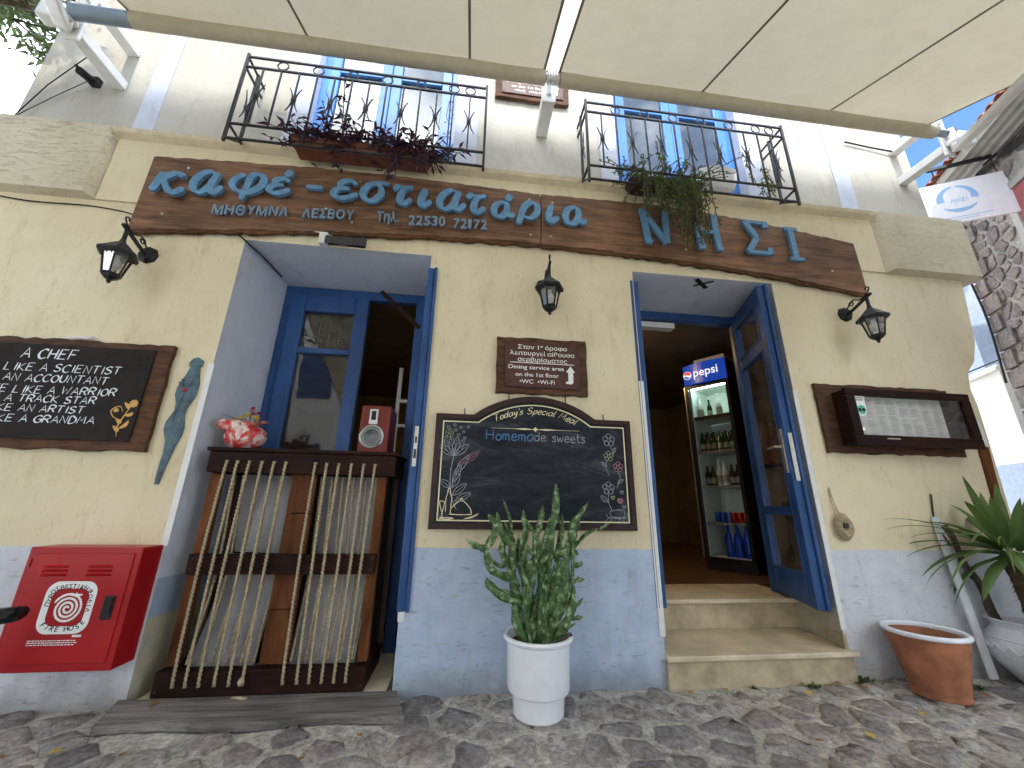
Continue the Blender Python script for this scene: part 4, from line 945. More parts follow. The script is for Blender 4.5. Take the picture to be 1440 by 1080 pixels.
mb = MB(); blossom(mb, .968, 1.35, .030); heart(mb, .982, 1.08, .012, .006); blossom(mb, -.11, 1.47, .024, 6, .003); mb.build('green_drawing', M['chalk_green'], t)
mb = MB(); blossom(mb, 1.03, 1.28, .030); heart(mb, 1.03, 1.06, .016, .010); 
for k in range(4): curve(mb, [(-.05+.02*k, 1.27), (.0+.02*k, 1.31), (.05+.015*k, 1.35+.006*k)], .003)
mb.build('pink_drawing', M['chalk_pink'], t)
mb = MB()   # printed cloche, bottle and glass
q = lambda pts, w1=.005: curve(mb, pts, w1)
q([(-.075, .965), (-.07, 1.0), (-.01, 1.045), (.045, 1.0), (.055, .965)]); q([(-.085, .963), (-.01, .960), (.06, .963)]); q([(-.02, 1.045), (-.01, 1.06), (0, 1.045)])
q([(-.13, .975), (-.145, 1.03), (-.135, 1.04), (-.115, 1.03), (-.125, .975), (-.128, .945)]); q([(-.14, .944), (-.115, .944)])
q([(-.105, .975), (-.108, 1.05), (-.098, 1.09), (-.096, 1.115), (-.085, 1.115), (-.083, 1.09), (-.072, 1.06), (-.075, 1.0)])
q([(-.145, .936), (-.10, .942), (-.055, .938), (-.10, .932), (-.145, .936)]); q([(.01, .936), (.06, .95), (.10, .968), (.06, .944), (.01, .936)])
mb.build('printed_drawing', M['cream_print'], t)
for (x, z) in ((-.02, 1.60), (.95, 1.60), (.28, 1.725), (.68, 1.72)):
    mb = MB(); mb.tube([(x, -.012, z-.01), (x, -.012, z+.045)], .004, 6); mb.build('hook', M['iron2'], t)

# ------------------------------------------------------------------ menu case
t = thing('menu_case', 'dark wooden glazed menu case with paper menus and green owl sticker', 'display case', (3.28, 0, 1.43))
mb = MB(); mb.prism(ragged(2.655, 3.83, 1.43, 1.965, .007, .05, 41), -.028, -.001); mb.build('bark_board', M['bark_frame'], t, bevel=.004)
x0, x1, z0, z1, yf = 2.77, 3.84, 1.475, 1.90, -.15
mb = MB(); mb.box(x0+.03, x1-.03, yf+.03, -.029, z0+.012, z0+.03); mb.box(x0+.03, x1-.03, yf+.03, -.029, z1-.03, z1-.012); mb.box(x0+.012, x0+.03, yf+.03, -.029, z0+.012, z1-.012); mb.box(x1-.03, x1-.012, yf+.03, -.029, z0+.012, z1-.012)
mb.box(x0+.03, x1-.03, -.045, -.030, z0+.03, z1-.03); mb.build('case', M['dark_wood'], t)
mb = MB(); f_ = .075
mb.box(x0, x1, yf, yf+.03, z0, z0+f_); mb.box(x0, x1, yf, yf+.03, z1-f_*.7, z1); mb.box(x0, x0+f_, yf, yf+.03, z0+f_, z1-f_*.7); mb.box(x1-f_, x1, yf, yf+.03, z0+f_, z1-f_*.7)
md_ = mb.build('door_frame', M['dark_wood'], t, bevel=.006)
MB().box(x0+f_, x1-f_, yf+.012, yf+.016, z0+f_, z1-f_*.7).build('pane', M['case_glass'], md_)
mb = MB(); mb.tube([(3.02, yf-.004, 1.525), (3.12, yf-.004, 1.525)], .006, 8); mb.build('handle', M['steel'], md_)
for k in range(4):
    a = 2.872+k*.1955
    MB().box(a, a+.195, -.082, -.079, 1.515, 1.855).build('menu_sheet', M['white_print'], t)
    mb = MB(); rr = random.Random(50+k); z = 1.84
    while z > 1.53:
        if rr.random() < .86:
            for c0 in (a+.012, a+.105):
                xx = c0; end = c0+rr.uniform(.035, .072)
                while xx < end:
                    l_ = rr.uniform(.004, .014); mb.add([(xx, -.0825, z), (xx+l_, -.0825, z), (xx+l_, -.0825, z+.0035), (xx, -.0825, z+.0035)], [(0, 1, 2, 3)]); xx += l_+.0025
        z -= .0095
    mb.build('menu_print', M['cone'], t)
M['mint'] = simple('mint_sticker', (.12, .60, .42), .5, var=.03)
mb = MB(); cx, cz = 2.885, 1.755; pts_ = [(cx-.042, cz+.085), (cx-.042, cz)] + [(cx+.042*math.cos(a), cz-.02+.045*math.sin(a)) for a in [PI+PI*k/12 for k in range(13)]] + [(cx+.042, cz+.085)]
mb.add([(x, yf+.011, z) for x, z in pts_], [tuple(range(len(pts_)))]); mb.build('sticker', M['white_print'], t)
mb = MB(); mb.lathe([(.0001, 0), (.036, 0)], cx, yf+.0105, 24, 'y', cz-.018); mb.build('sticker_disc', M['mint'], t)
mb = MB()
for s_ in (-1, 1):
    mb.lathe([(.008, 0), (.014, 0)], cx+s_*.015, yf+.0100, 16, 'y', cz-.018); mb.lathe([(.0001, 0), (.004, 0)], cx+s_*.015, yf+.0100, 8, 'y', cz-.018)
mb.add([(cx-.006, yf+.01, cz-.03), (cx+.006, yf+.01, cz-.03), (cx, yf+.01, cz-.042)], [(0, 2, 1)]); mb.add([(cx-.028, yf+.0098, cz+.001), (cx+.028, yf+.0098, cz+.001), (cx, yf+.0098, cz+.006)], [(0, 1, 2)])
for k in range(2):
    for j in range(8): xx = cx-.03+.0078*j; mb.add([(xx, yf+.0100, cz+.052+.016*k), (xx+.0055, yf+.0100, cz+.052+.016*k), (xx+.0055, yf+.0100, cz+.060+.016*k), (xx, yf+.0100, cz+.060+.016*k)], [(0, 1, 2, 3)])
mb.build('owl_print', M['black_matte'], t)

# ------------------------------------------------------------------ wall lanterns
def lantern(x, z, label):
    t = thing('wall_lantern', label, 'lamp', (x, 0, z), 'black wall lanterns')
    yl = -.20
    mb = MB(); mb.lathe([(.0001, -.03), (.045, -.028), (.062, -.014), (.066, 0)], x, 0, 8, 'y', z+.015); mb.build('wall_plate', M['iron'], t)
    mb = MB(); mb.bar((x, -.02, z+.0), (x, -.24, z+.085), .016, .018); mb.tube(catmull([(x, -.03, z+.05), (x, -.09, z+.10), (x, -.15, z+.075), (x, -.21, z+.10), (x, -.235, z+.135), (x, -.215, z+.15), (x, -.205, z+.13)], 5), .0055, 6)
    mb.tube([(x, -.075+.022*math.cos(a)*(1-a/16), z+.075+.022*math.sin(a)*(1-a/16)) for a in [k*.5 for k in range(18)]], .005, 6)
    mb.tube([(x, yl, z+.07), (x, yl, z-.01)], .012, 8)
    mb.build('bracket_arm', M['iron'], t)
    zt = z-.115  # brim
    n = 6; mb = MB()
    def ring(r, zz, ph=0): return [(x+r*math.cos(2*PI*k/n+ph), yl+r*math.sin(2*PI*k/n+ph), zz) for k in range(n)]
    rs = [ring(.103, zt-.012), ring(.105, zt+.004), ring(.078, zt+.028), ring(.045, zt+.062), ring(.020, zt+.085), ring(.012, zt+.11)]
    vs = [v for r in rs for v in r]; mb.add(vs, [(i*n+j, i*n+(j+1) % n, (i+1)*n+(j+1) % n, (i+1)*n+j) for i in range(5) for j in range(n)] + [tuple(reversed(range(n)))])
    # scalloped fringe
    for k in range(n):
        a, b = Vector(ring(.105, zt)[k]), Vector(ring(.105, zt)[(k+1) % n])
        for j in range(4):
            p, q_ = a.lerp(b, j/4), a.lerp(b, (j+1)/4); mb.add([p, q_, (p+q_)/2+Vector((0, 0, -.022))], [(0, 1, 2)])
    mb.build('hood', M['iron'], t)
    rt, rb, z1_, z0_ = .072, .046, zt-.016, zt-.150
    mb = MB(); A, B = ring(rt, z1_), ring(rb, z0_)
    for k in range(n): mb.bar(A[k], B[k], .009, .009, (.3, .2, .1))
    for k in range(n): mb.bar(B[k], B[(k+1) % n], .010, .012)
    cage_ = mb.build('cage', M['iron'], t)
    for k in range(n):
        s_ = .98; a, b, c_, d = [Vector(v) for v in (A[k], A[(k+1) % n], B[(k+1) % n], B[k])]; ctr = Vector((x, yl, 0))
        f = [Vector((x+(v.x-x)*s_, yl+(v.y-yl)*s_, v.z)) for v in (a, b, c_, d)]
        MB().add(f, [(0, 1, 2, 3)]).build('glass_pane', M['lamp_glass'], cage_)
    mb = MB(); rs = [ring(.046, z0_-.004), ring(.040, z0_-.018), ring(.018, z0_-.034), ring(.010, z0_-.040), ring(.013, z0_-.048), ring(.004, z0_-.06)]
    vs = [v for r in rs for v in r]; mb.add(vs, [(i*n+j, (i+1)*n+j, (i+1)*n+(j+1) % n, i*n+(j+1) % n) for i in range(5) for j in range(n)] + [tuple(range(n))]); mb.build('base_finial', M['iron'], t)
    mb = MB(); mb.lathe([(.014, 0), (.016, -.02), (.034, -.055), (.030, -.085), (.0001, -.105)], x, yl, 14, 'z', zt-.015); mb.build('bulb', M['bulb'], t, smooth='all')
    return t
lantern(-2.255, 2.62, 'black lantern at left, above the chef board'); lantern(.535, 2.62, 'black lantern in the middle, above the brown dining sign'); lantern(3.115, 2.585, 'black lantern at right, above the menu case')

# LED floodlight and junction box under the signboard
t = thing('floodlight', 'flat grey LED floodlight with white junction box under the signboard', 'floodlight', (-.95, 0, 2.8))
mb = MB(); mb.box(-1.06, -.80, -.115, -.075, 2.79, 2.835); mb.box(-1.075, -.785, -.120, -.113, 2.78, 2.845); mb.build('housing', M['iron2'], t, bevel=.004)
mb = MB(); mb.box(-1.03, -.83, -.1125, -.118, 2.782, 2.789); mb.box(-.97, -.92, -.10, -.08, 2.784, 2.789); mb.build('lens', M['lamp_glass'], t)
mb = MB(); mb.tube([(-1.02, -.095, 2.83), (-1.02, -.05, 2.86), (-1.02, 0, 2.87)], .006, 6); mb.tube([(-.84, -.095, 2.83), (-.84, -.05, 2.86), (-.84, 0, 2.87)], .006, 6); mb.build_each('yoke', M['iron'], t)
mb = MB(); mb.box(-1.145, -1.085, -.06, 0, 2.82, 2.915); mb.build('junction_box', M['white_plastic'], t, bevel=.006)
mb = MB(); mb.tube(catmull([(-1.28, -.03, 2.945), (-1.2, -.04, 2.925), (-1.12, -.04, 2.915)], 4), .006, 6); mb.tube(catmull([(-1.085, -.04, 2.90), (-1.0, -.05, 2.88), (-.95, -.05, 2.885), (-.86, -.08, 2.835), (-.82, -.07, 2.86)], 4), .006, 6); mb.build_each('cable', M['white_plastic'], t)

# ------------------------------------------------------------------ fire hose cabinet
t = thing('fire_hose_cabinet', 'red metal fire hose cabinet on the wall at lower left', 'cabinet', (-1.93, 0, .21))
x0, x1, z0, z1, y = -2.205, -1.675, .215, .775, -.15
MB().box(x0, x1, y, -.001, z0, z1).build('body', M['red_dark'], t, bevel=.004)
MB().box(x0+.03, x1-.03, y-.006, y, z0+.035, z1-.03).build('door', M['red'], t, bevel=.003)
mb = MB()
for cx in (-2.055, -1.848):
    for k in range(3):
        z = .638+.020*k; mb.add([(cx-.055, y-.006, z), (cx+.055, y-.006, z), (cx+.055, y-.017, z+.006), (cx-.055, y-.017, z+.006), (cx-.055, y-.006, z+.013), (cx+.055, y-.006, z+.013)], [(0,1,2,3),(3,2,5,4),(0,3,4),(1,5,2)])
mb.build_each('louvre', M['red'], t)
mb = MB(); mb.box(-1.785, -1.735, y-.012, y-.006, .44, .548); mb.build('latch', M['black_plastic'], t, bevel=.004)
mb = MB(); mb.box(-1.778, -1.742, y-.020, y-.0125, .47, .54); mb.build('latch_handle', M['black_matte'], t, bevel=.003)
mb = MB()
for z in (.70, .28): mb.tube([(x0+.022, y-.004, z-.02), (x0+.022, y-.004, z+.02)], .006, 6)
mb.build_each('hinge', M['red_dark'], t)
cx, cz = -1.945, .497; yy = y-.0075
def rrect(w_, h_, r, n=6):
    p = []
    for (sx, sz, a0) in ((1, -1, -PI/2), (1, 1, 0), (-1, 1, PI/2), (-1, -1, PI)):
        for k in range(n+1): a = a0+PI/2*k/n; p.append((cx+sx*(w_-r)+r*math.cos(a), cz+sz*(h_-r)+r*math.sin(a)))
    return p
def ringm(mb, o_, i_, yv):
    n = len(o_); mb.add([(a, yv, b) for a, b in o_]+[(a, yv, b) for a, b in i_], [(i, (i+1) % n, (i+1) % n+n, i+n) for i in range(n)])
mb = MB(); ringm(mb, rrect(.116, .118, .055), rrect(.084, .084, .040), yy)
ribbon(mb, [(cx+(.004+.0030*a)*math.cos(a), cz-.006+(.004+.0030*a)*math.sin(a)) for a in [k*.3 for k in range(1, 73)]]+[], lambda i, t_, d: .0105, yy)
ribbon(mb, [(cx+.0, cz+.055), (cx+.02, cz+.055), (cx+.052, cz+.056)], lambda i, t_, d: .012, yy-.0003); ribbon(mb, [(cx+.024, cz+.045), (cx+.024, cz+.066)], lambda i, t_, d: .005, yy-.0005, round_ends=False)
for k in range(3):
    xx = cx-.13
    while xx < cx+.08+.0*k: l_ = random.uniform(.005, .02); mb.add([(xx, yy, cz-.148-.009*k), (xx+l_, yy, cz-.148-.009*k), (xx+l_, yy, cz-.144-.009*k), (xx, yy, cz-.144-.009*k)], [(0,1,2,3)]); xx += l_+.003
mb.box(cx+.06, cx+.10, yy, yy+.0005, cz-.132, cz-.122)
mb.build('sticker', M['white_print'], t)
def around(text, a0, a1, R1, size, flip=False):
    n = len(text)
    for k, c in enumerate(text):
        if c == ' ': continue
        a = math.radians(a0+(a1-a0)*k/(n-1)); sq = 1/max(abs(math.cos(a)), abs(math.sin(a)))**.55
        x = cx+R1*sq*math.cos(a); z = cz+R1*sq*math.sin(a); r = a-PI/2 if not flip else a+PI/2
        B_ = Matrix.Rotation(-r, 4, 'Y') @ Matrix.Rotation(PI/2, 4, 'X')
        sh = Vector((0, -size*.36, 0)); Bm = B_ @ Matrix.Translation(sh)
        font_mesh('lettering', c, size, x, yy-.0006, z, M['black_matte'], t, bold=.0006, align='CENTER', basis=Bm)
around('ΠΥΡΟΣΒΕΣΤΙΚΗ', 172, 55, .095, .028); around('ΦΩΛΙΑ', 40, -8, .095, .027); around('FIRE HOSE', 222, 322, .096, .032, True)

# ------------------------------------------------------------------ slate figure and woven ornament
o_ = [(-1.800,1.105),(-1.790,1.105),(-1.778,1.20),(-1.755,1.33),(-1.735,1.40),(-1.733,1.45),(-1.750,1.52),(-1.745,1.57),(-1.715,1.65),(-1.712,1.72),(-1.728,1.80),(-1.735,1.845),(-1.722,1.85),(-1.722,1.885),(-1.75,1.903),(-1.785,1.895),(-1.800,1.87),(-1.798,1.845),(-1.785,1.843),(-1.800,1.79),(-1.832,1.70),(-1.833,1.65),(-1.815,1.60),(-1.812,1.55),(-1.840,1.48),(-1.842,1.43),(-1.815,1.36),(-1.805,1.28),(-1.808,1.20)]
t = thing('figure_plaque', 'slim slate-blue carved figure plaque with small red heart, left of the window', 'ornament', (-1.78, 0, 1.105))
ctr = [( -1.80+.0*i, 0) for i in range(1)]
mb = MB(); k_ = len(o_); mid = lambda z: -1.795 + (.022 if z > 1.5 else .0)+ .03*max(0, min(1, (z-1.1)/.5))-.012
vs = [(x, -.001, z) for x, z in o_] + [(x, -.012, z) for x, z in o_] + [(mid(z)+(x-mid(z))*.55, -.022, z) for x, z in o_]
mb.add(vs, [(i, (i+1) % k_, (i+1) % k_+k_, i+k_) for i in range(k_)]+[(i+k_, (i+1) % k_+k_, (i+1) % k_+2*k_, i+2*k_) for i in range(k_)]+[tuple(range(2*k_, 3*k_))])
mb.build('body', M['teal'], t, smooth=True)
M['heart_red'] = simple('red_heart', (.45, .05, .06), .5)
mb = MB(); mb.tube([(-1.775, -.030, 1.685), (-1.775, -.030, 1.67)], .012, 8); mb.add([(-1.795, -.031, 1.69), (-1.755, -.031, 1.69), (-1.775, -.033, 1.665)], [(0, 2, 1)]); mb.build('heart', M['heart_red'], t)
mb = MB()
for s_ in (-1, 1): mb.tube([(-1.775+s_*.045, -.02, 1.73), (-1.775+s_*.02, -.026, 1.71), (-1.775+s_*.03, -.024, 1.75)], .006, 6)
mb.tube(catmull([(-1.775, -.024, 1.66), (-1.785, -.026, 1.58), (-1.80, -.024, 1.50)], 4), .004, 5); mb.add([(-1.82, -.024, 1.465), (-1.775, -.024, 1.465), (-1.797, -.03, 1.49)], [(0, 1, 2)])
mb.build_each('relief', M['teal'], t)
t = thing('woven_ring', 'small round straw ornament hanging on a nail right of the door', 'ornament', (2.63, 0, .85))
mb = MB(); rr = random.Random(9)
for k in range(60):
    a = k*2*PI/60; j = rr.uniform(-.06, .06); mb.tube([(2.640+.018*math.cos(a), -.035, .915+.026*math.sin(a)), (2.640+.044*math.cos(a+j), -.055, .915+.058*math.sin(a+j)), (2.640+.068*math.cos(a+j), -.022, .915+.092*math.sin(a+j))], [.003, .0045, .003], 5)
mb.build('straw_ring', M['rope'], t)
mb = MB(); mb.tube(catmull([(2.625, -.02, 1.0), (2.60, -.012, 1.08), (2.608, -.008, 1.18), (2.615, -.01, 1.10), (2.63, -.02, 1.0)], 5), .0035, 5); mb.build('string', M['rope'], t)
mb = MB(); mb.lathe([(.0001, -.06), (.018, -.055), (.02, -.03)], 2.636, 0, 10, 'y', .925); mb.build('centre', M['iron2'], t)

# ------------------------------------------------------------------ rope front counter in the left doorway
t = thing('rope_counter', 'tall dark wooden counter front strung with straw ropes in left doorway', 'counter', (-1.02, .04, .03))
YB = .03
mb = MB(); mb.box(-1.56, -.445, YB-.02, YB+.045, 1.186, 1.312); mb.build('top_rail', M['dark_wood'], t, bevel=.004)
mb = MB(); mb.box(-1.575, -.430, YB-.035, YB+.38, 1.314, 1.336); mb.build('counter_top', M['dark_wood'], t, bevel=.004)
mb = MB(); mb.box(-1.545, -.505, YB-.012, YB+.03, .615, .722); mb.build('middle_rail', M['dark_wood'], t, bevel=.004)
mb = MB(); mb.box(-1.565, -.492, YB-.02, YB+.045, .031, .150); mb.build('bottom_rail', M['dark_wood'], t, bevel=.004)
mb = MB(); mb.box(-.530, -.492, YB+.046, YB+.40, .031, .150); mb.box(-1.565, -1.53, YB+.046, YB+.40, .031, .150); mb.build_each('side_rail', M['dark_wood'], t, bevel=.004)
mb = MB(); mb.box(-.475, -.447, YB+.046, YB+.38, 1.186, 1.312); mb.box(-1.56, -1.53, YB+.046, YB+.38, 1.186, 1.312); mb.build_each('side_rail', M['dark_wood'], t, bevel=.004)
mb = MB(); mb.box(-.560, -.502, YB+.046, YB+.10, .150, 1.186); mb.build('post', M['red_wood'], t, bevel=.004)
mb = MB(); mb.box(-1.565, -1.505, YB+.046, YB+.10, .150, 1.186); mb.build('post', M['red_wood'], t, bevel=.004)
for z0, z1 in ((.150, .42), (.424, .70), (.704, .95), (.954, 1.186)):
    mb = MB(); mb.box(-1.085, -.935, YB+.047, YB+.075, z0, z1); mb.build('centre_board', M['red_wood'], t, bevel=.003)
mb = MB(); mb.box(-.505, -.470, YB+.34, YB+.38, .150, 1.186); mb.box(-1.565, -1.53, YB+.34, YB+.38, .15, 1.186); mb.build_each('back_post', M['dark_wood_v'], t)
def sheet(pts, name='backing_sheet'):
    a, b, c, d = [Vector(p) for p in pts]; mb = MB(); n = 8; vs = []
    for j in range(n+1):
        for i in range(n+1):
            u, v = i/n, j/n; p = (a*(1-u)+b*u)*(1-v)+(d*(1-u)+c*u)*v; vs.append(p+Vector((0, .006*noise.noise(p*5), 0)))
    mb.add(vs, [(j*(n+1)+i, j*(n+1)+i+1, (j+1)*(n+1)+i+1, (j+1)*(n+1)+i) for j in range(n) for i in range(n)]); mb.build(name, M['canvas'], t, smooth='all')
sheet([(-1.52, .20, .06), (-1.165, .20, .05), (-1.13, .28, .69), (-1.44, .28, .70)]); sheet([(-1.43, .27, .71), (-1.125, .27, .70), (-1.15, .30, 1.19), (-1.49, .30, 1.19)][:4])
sheet([(-.975, .20, .06), (-.60, .20, .06), (-.57, .27, .69), (-.955, .27, .69)]); sheet([(-.93, .28, .70), (-.57, .28, .70), (-.60, .30, 1.19), (-.99, .30, 1.19)])
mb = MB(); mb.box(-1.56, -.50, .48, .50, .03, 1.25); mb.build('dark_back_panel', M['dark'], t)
def rope(pts, name='rope', r=.0100, parent=t):
    P = catmull(pts, 3); Ls = sum((P[i+1]-P[i]).length for i in range(len(P)-1)); n = max(8, int(Ls/.0065)); Q = []
    seg = [(P[i+1]-P[i]).length for i in range(len(P)-1)]; acc = 0; i = 0
    for k in range(n+1):
        d = Ls*k/n
        while i < len(seg)-1 and d > acc+seg[i]: acc += seg[i]; i += 1
        Q.append(P[i].lerp(P[i+1], min(1, (d-acc)/seg[i])))
    vs = []; m_ = 6
    for k, p in enumerate(Q):
        ph = k*.0065*95
        for j in range(m_):
            a = 2*PI*j/m_; rr_ = r*(1.0 if j % 2 == 0 else .55)
            vs.append((p.x+rr_*math.cos(a+ph), p.y+rr_*math.sin(a+ph), p.z))
    mb = MB(); mb.add(vs, [(k*m_+j, k*m_+(j+1) % m_, (k+1)*m_+(j+1) % m_, (k+1)*m_+j) for k in range(n) for j in range(m_)])
    return mb.build(name, M['rope'], parent, smooth='all')
tops = [-1.450, -1.389, -1.320, -1.247, -1.177, -1.107, -.931, -.863, -.790, -.713, -.639, -.569]
bots = [-1.464, -1.402, -1.336, -1.259, -1.188, -1.120, -.918, -.845, -.782, -.716, -.652, -.589]
rr = random.Random(3)
for i, (a, b) in enumerate(zip(tops, bots)):
    yo = YB-.030; j = rr.uniform(-.008, .008)
    rope([(a, yo+.02, 1.235), (a, yo, 1.215), ((a+b)/2+j, yo-.008-rr.uniform(0, .006), .66), (b, yo, .12), (b, yo+.018, .105)])
    # second run behind the middle rail, slanting to the neighbouring hole
    a2 = a+rr.uniform(-.012, .012); b2 = b-.030+rr.uniform(-.006, .006)
    rope([(a2, YB+.10, 1.18), ((a+b2)/2+.02, YB+.13, .62), (b2+.028, YB+.06, .155)], 'rope_behind', .0095)
mb = MB()
for (xs_, z) in ((tops, 1.243), (bots, .098)):
    for x in xs_: mb.lathe([(.0001, 0), (.013, 0)], x, YB-.0215, 12, 'y', z)
mb.build_each('rope_hole', M['black_matte'], t)
mb = MB()
for x, z in ((-1.52, .70), (-1.52, .64), (-.525, .70), (-.525, .64), (-1.545, .06), (-.51, .06), (-.47, 1.27), (-1.53, 1.27)): mb.lathe([(.0001, -.002), (.005, -.001), (.005, 0)], x, YB-.0135 if .6 < z < .75 else YB-.0215, 8, 'y', z)
mb.build_each('nail', M['iron2'], t)
mb = MB(); mb.tube([(-1.122, -.008, .12), (-1.118, -.018, .10), (-1.125, -.012, .085)], [.010, .018, .008], 8); mb.build('knot', M['rope'], t, smooth='all')
t = thing('rope_end', 'frayed grey rope end lying on the sill', 'rope', (-1.12, -.02, .03))
mb = MB(); rr = random.Random(4)
for k in range(9): mb.tube(catmull([(-1.15+.01*rr.random(), -.03, .036), (-1.12+.02*rr.random(), -.05, .048), (-1.09+.03*rr.random(), -.06+.02*rr.random(), .040)], 3), .005, 5)
mb.build('strand', M['rope'], t)

# jug with paper flowers
t = thing('ceramic_jug', 'red and white marbled ceramic jug holding small flowers on the counter', 'jug', (-1.46, .16, 1.336))
def marbled():
    m, n, l, b = new_mat('red_white_glaze')
    z = noise_node(n, l, 9, 3, .5, dist=2.5)
    l.new(ramp(n, l, z, [(.40, (.58, .03, .03)), (.50, (.62, .18, .16)), (.60, (.75, .62, .58))]), b.inputs['Base Color']); b.inputs['Roughness'].default_value = .18; return m
M['marbled'] = marbled()
cx, cy, cz = -1.455, .16, 1.336
mb = MB(); mb.lathe([(.06, 0), (.075, .004), (.115, .045), (.128, .085), (.118, .125), (.085, .155), (.058, .170), (.062, .18), (.070, .186), (.060, .184), (.05, .165)], cx, cy, 28, 'z', cz, 1.0, .8); mb.build('body', M['marbled'], t, smooth='all')
mb = MB(); mb.tube(catmull([(cx-.05, cy-.02, cz+.15), (cx-.10, cy-.05, cz+.155), (cx-.145, cy-.08, cz+.165)], 4), [.05, .05, .048, .045, .04, .038, .036, .034, .034][:9], 14, caps=False); mb.build('spout', M['marbled'], t, smooth='all')
M['yellow'] = simple('yellow_petal', (.72, .52, .05), .6, var=.2); M['petal_red'] = simple('red_petal', (.50, .03, .05), .6, var=.2); M['petal_pink'] = simple('pink_petal', (.58, .25, .20), .6)
def flower(x, y, z, r, mt, parent, stem=True):
    mb = MB(); rr = random.Random(int(x*1000+z*77))
    for k in range(14):
        a = rr.uniform(0, 2*PI); b = rr.uniform(-.4, 1.3); d = Vector((math.cos(a)*math.cos(b), math.sin(a)*math.cos(b), math.sin(b))); s_ = d.cross(Vector((0, 0, 1))).normalized()*r*.45; p = Vector((x, y, z))
        mb.add([p, p+d*r*.7+s_, p+d*r*1.1, p+d*r*.7-s_], [(0, 1, 2, 3)])
    mb.build('blossom', mt, parent)
for x, z, r, mt in ((cx-.01, cz+.215, .032, 'yellow'), (cx+.05, cz+.205, .030, 'yellow'), (cx-.05, cz+.20, .024, 'yellow'), (cx+.02, cz+.27, .022, 'petal_red'), (cx+.035, cz+.235, .022, 'petal_red'), (cx+.06, cz+.24, .020, 'petal_red'), (cx+.125, cz+.165, .030, 'petal_pink'), (cx+.06, cz+.15, .034, 'petal_pink')):
    flower(x, cy-.06 if mt == 'petal_pink' else cy-.02, z, r, M[mt], t)
mb = MB()
for dx, dz in ((.02, .26), (-.01, .21), (.05, .2), (.12, .16)): mb.tube([(cx, cy, cz+.14), (cx+dx, cy-.03, cz+dz)], .003, 5)
mb.tube([(cx-.02, cy-.02, cz+.19), (cx-.14, cy-.06, cz+.225)], .002, 5)
mb.build('stem', M['weed'], t)

# loudspeaker on the counter
t = thing('bookshelf_speaker', 'cherry red bookshelf loudspeaker with silver cone ring on the counter', 'speaker', (-.61, .2, 1.336))
x0, x1, y0, y1, z0, z1 = -.735, -.535, .155, .40, 1.337, 1.675
MB().box(x0, x1, y0, y1, z0, z1).build('cabinet', M['speaker_red'], t, bevel=.006)
sx_, sz_ = -.648, 1.455
mb = MB(); mb.lathe([(.082, 0), (.082, -.008), (.074, -.012), (.066, -.008), (.064, -.002)], sx_, y0, 36, 'y', sz_); mb.build('ring', M['silver'], t, smooth=True)
mb = MB(); mb.lathe([(.064, -.003), (.058, -.006), (.03, .012), (.022, .010), (.0001, .002)], sx_, y0-.004, 32, 'y', sz_); mb.build('cone', M['cone'], t, smooth='all')
mb = MB(); mb.box(-.678, -.618, y0-.008, y0-.001, 1.54, 1.650); mb.build('tweeter_plate', M['silver'], t, bevel=.01)
mb = MB(); mb.box(-.663, -.633, y0-.010, y0-.0085, 1.572, 1.635); mb.build('tweeter', M['black_matte'], t)

# grey plank in front of the sill
mb = MB(); n = 30; xs_ = [(-1.69+1.38*i/n) for i in range(n+1)]; rr = random.Random(8)
fr_ = [-.262+.018*math.sin(i*.35)+rr.uniform(-.004, .004)+.0*i for i in range(n+1)]
vs = [(x+.08, f, .003) for x, f in zip(xs_, fr_)] + [(x+.08, f, .036) for x, f in zip(xs_, fr_)] + [(x, -.018, .042) for x in xs_] + [(x, -.018, .003) for x in xs_]
k_ = n+1
mb.add(vs, [(i, i+1, i+1+k_, i+k_) for i in range(n)]+[(i+k_, i+1+k_, i+1+2*k_, i+2*k_) for i in range(n)]+[(i+2*k_, i+1+2*k_, i+1+3*k_, i+3*k_) for i in range(n)]+[(0, k_, 2*k_, 3*k_), (n, n+3*k_, n+2*k_, n+k_)])
tag(mb.build('threshold_plank', M['plank'], None), 'weathered grey wooden plank lying before the left doorway sill', 'plank')

# ------------------------------------------------------------------ cactus in white pot
cx, cy = .440, -.235
t = thing('cactus_pot', 'white two-step plastic pot standing on the cobbles under the chalkboard', 'pot', (cx, cy, 0))
mb = MB(); mb.lathe([(.125, .006), (.130, .012), (.137, .10), (.139, .105), (.160, .118), (.163, .128), (.168, .335), (.172, .338), (.184, .343), (.188, .354), (.182, .364), (.168, .364), (.160, .352), (.155, .30), (.0001, .30)], cx, cy, 48); mb.build('pot_body', M['pot_white'], t, smooth=30)
mb = MB(); vs = []; n = 40
for j in range(9):
    for i in range(n): r = .157*j/8; a = 2*PI*i/n; vs.append((cx+r*math.cos(a), cy+r*math.sin(a), .318+.010*noise.noise(Vector((r*30*math.cos(a), r*30*math.sin(a), 0)))))
mb.add(vs, [(j*n+i, j*n+(i+1) % n, (j+1)*n+(i+1) % n, (j+1)*n+i) for j in range(8) for i in range(n)]); mb.build('soil', M['soil'], t)
mb = MB(); mb.tube(catmull([(cx+.05, cy-.12, .34), (cx+.11, cy-.08, .355), (cx+.17, cy-.05, .368)], 4), [.010]*9, 7); mb.build('dry_stick', M['bark'], t)
t = thing('cactus', 'tall branching green cactus with crooked arms in the white pot', 'cactus', (cx, cy, .31))
cb = MB(); sp = MB(); rr = random.Random(12)
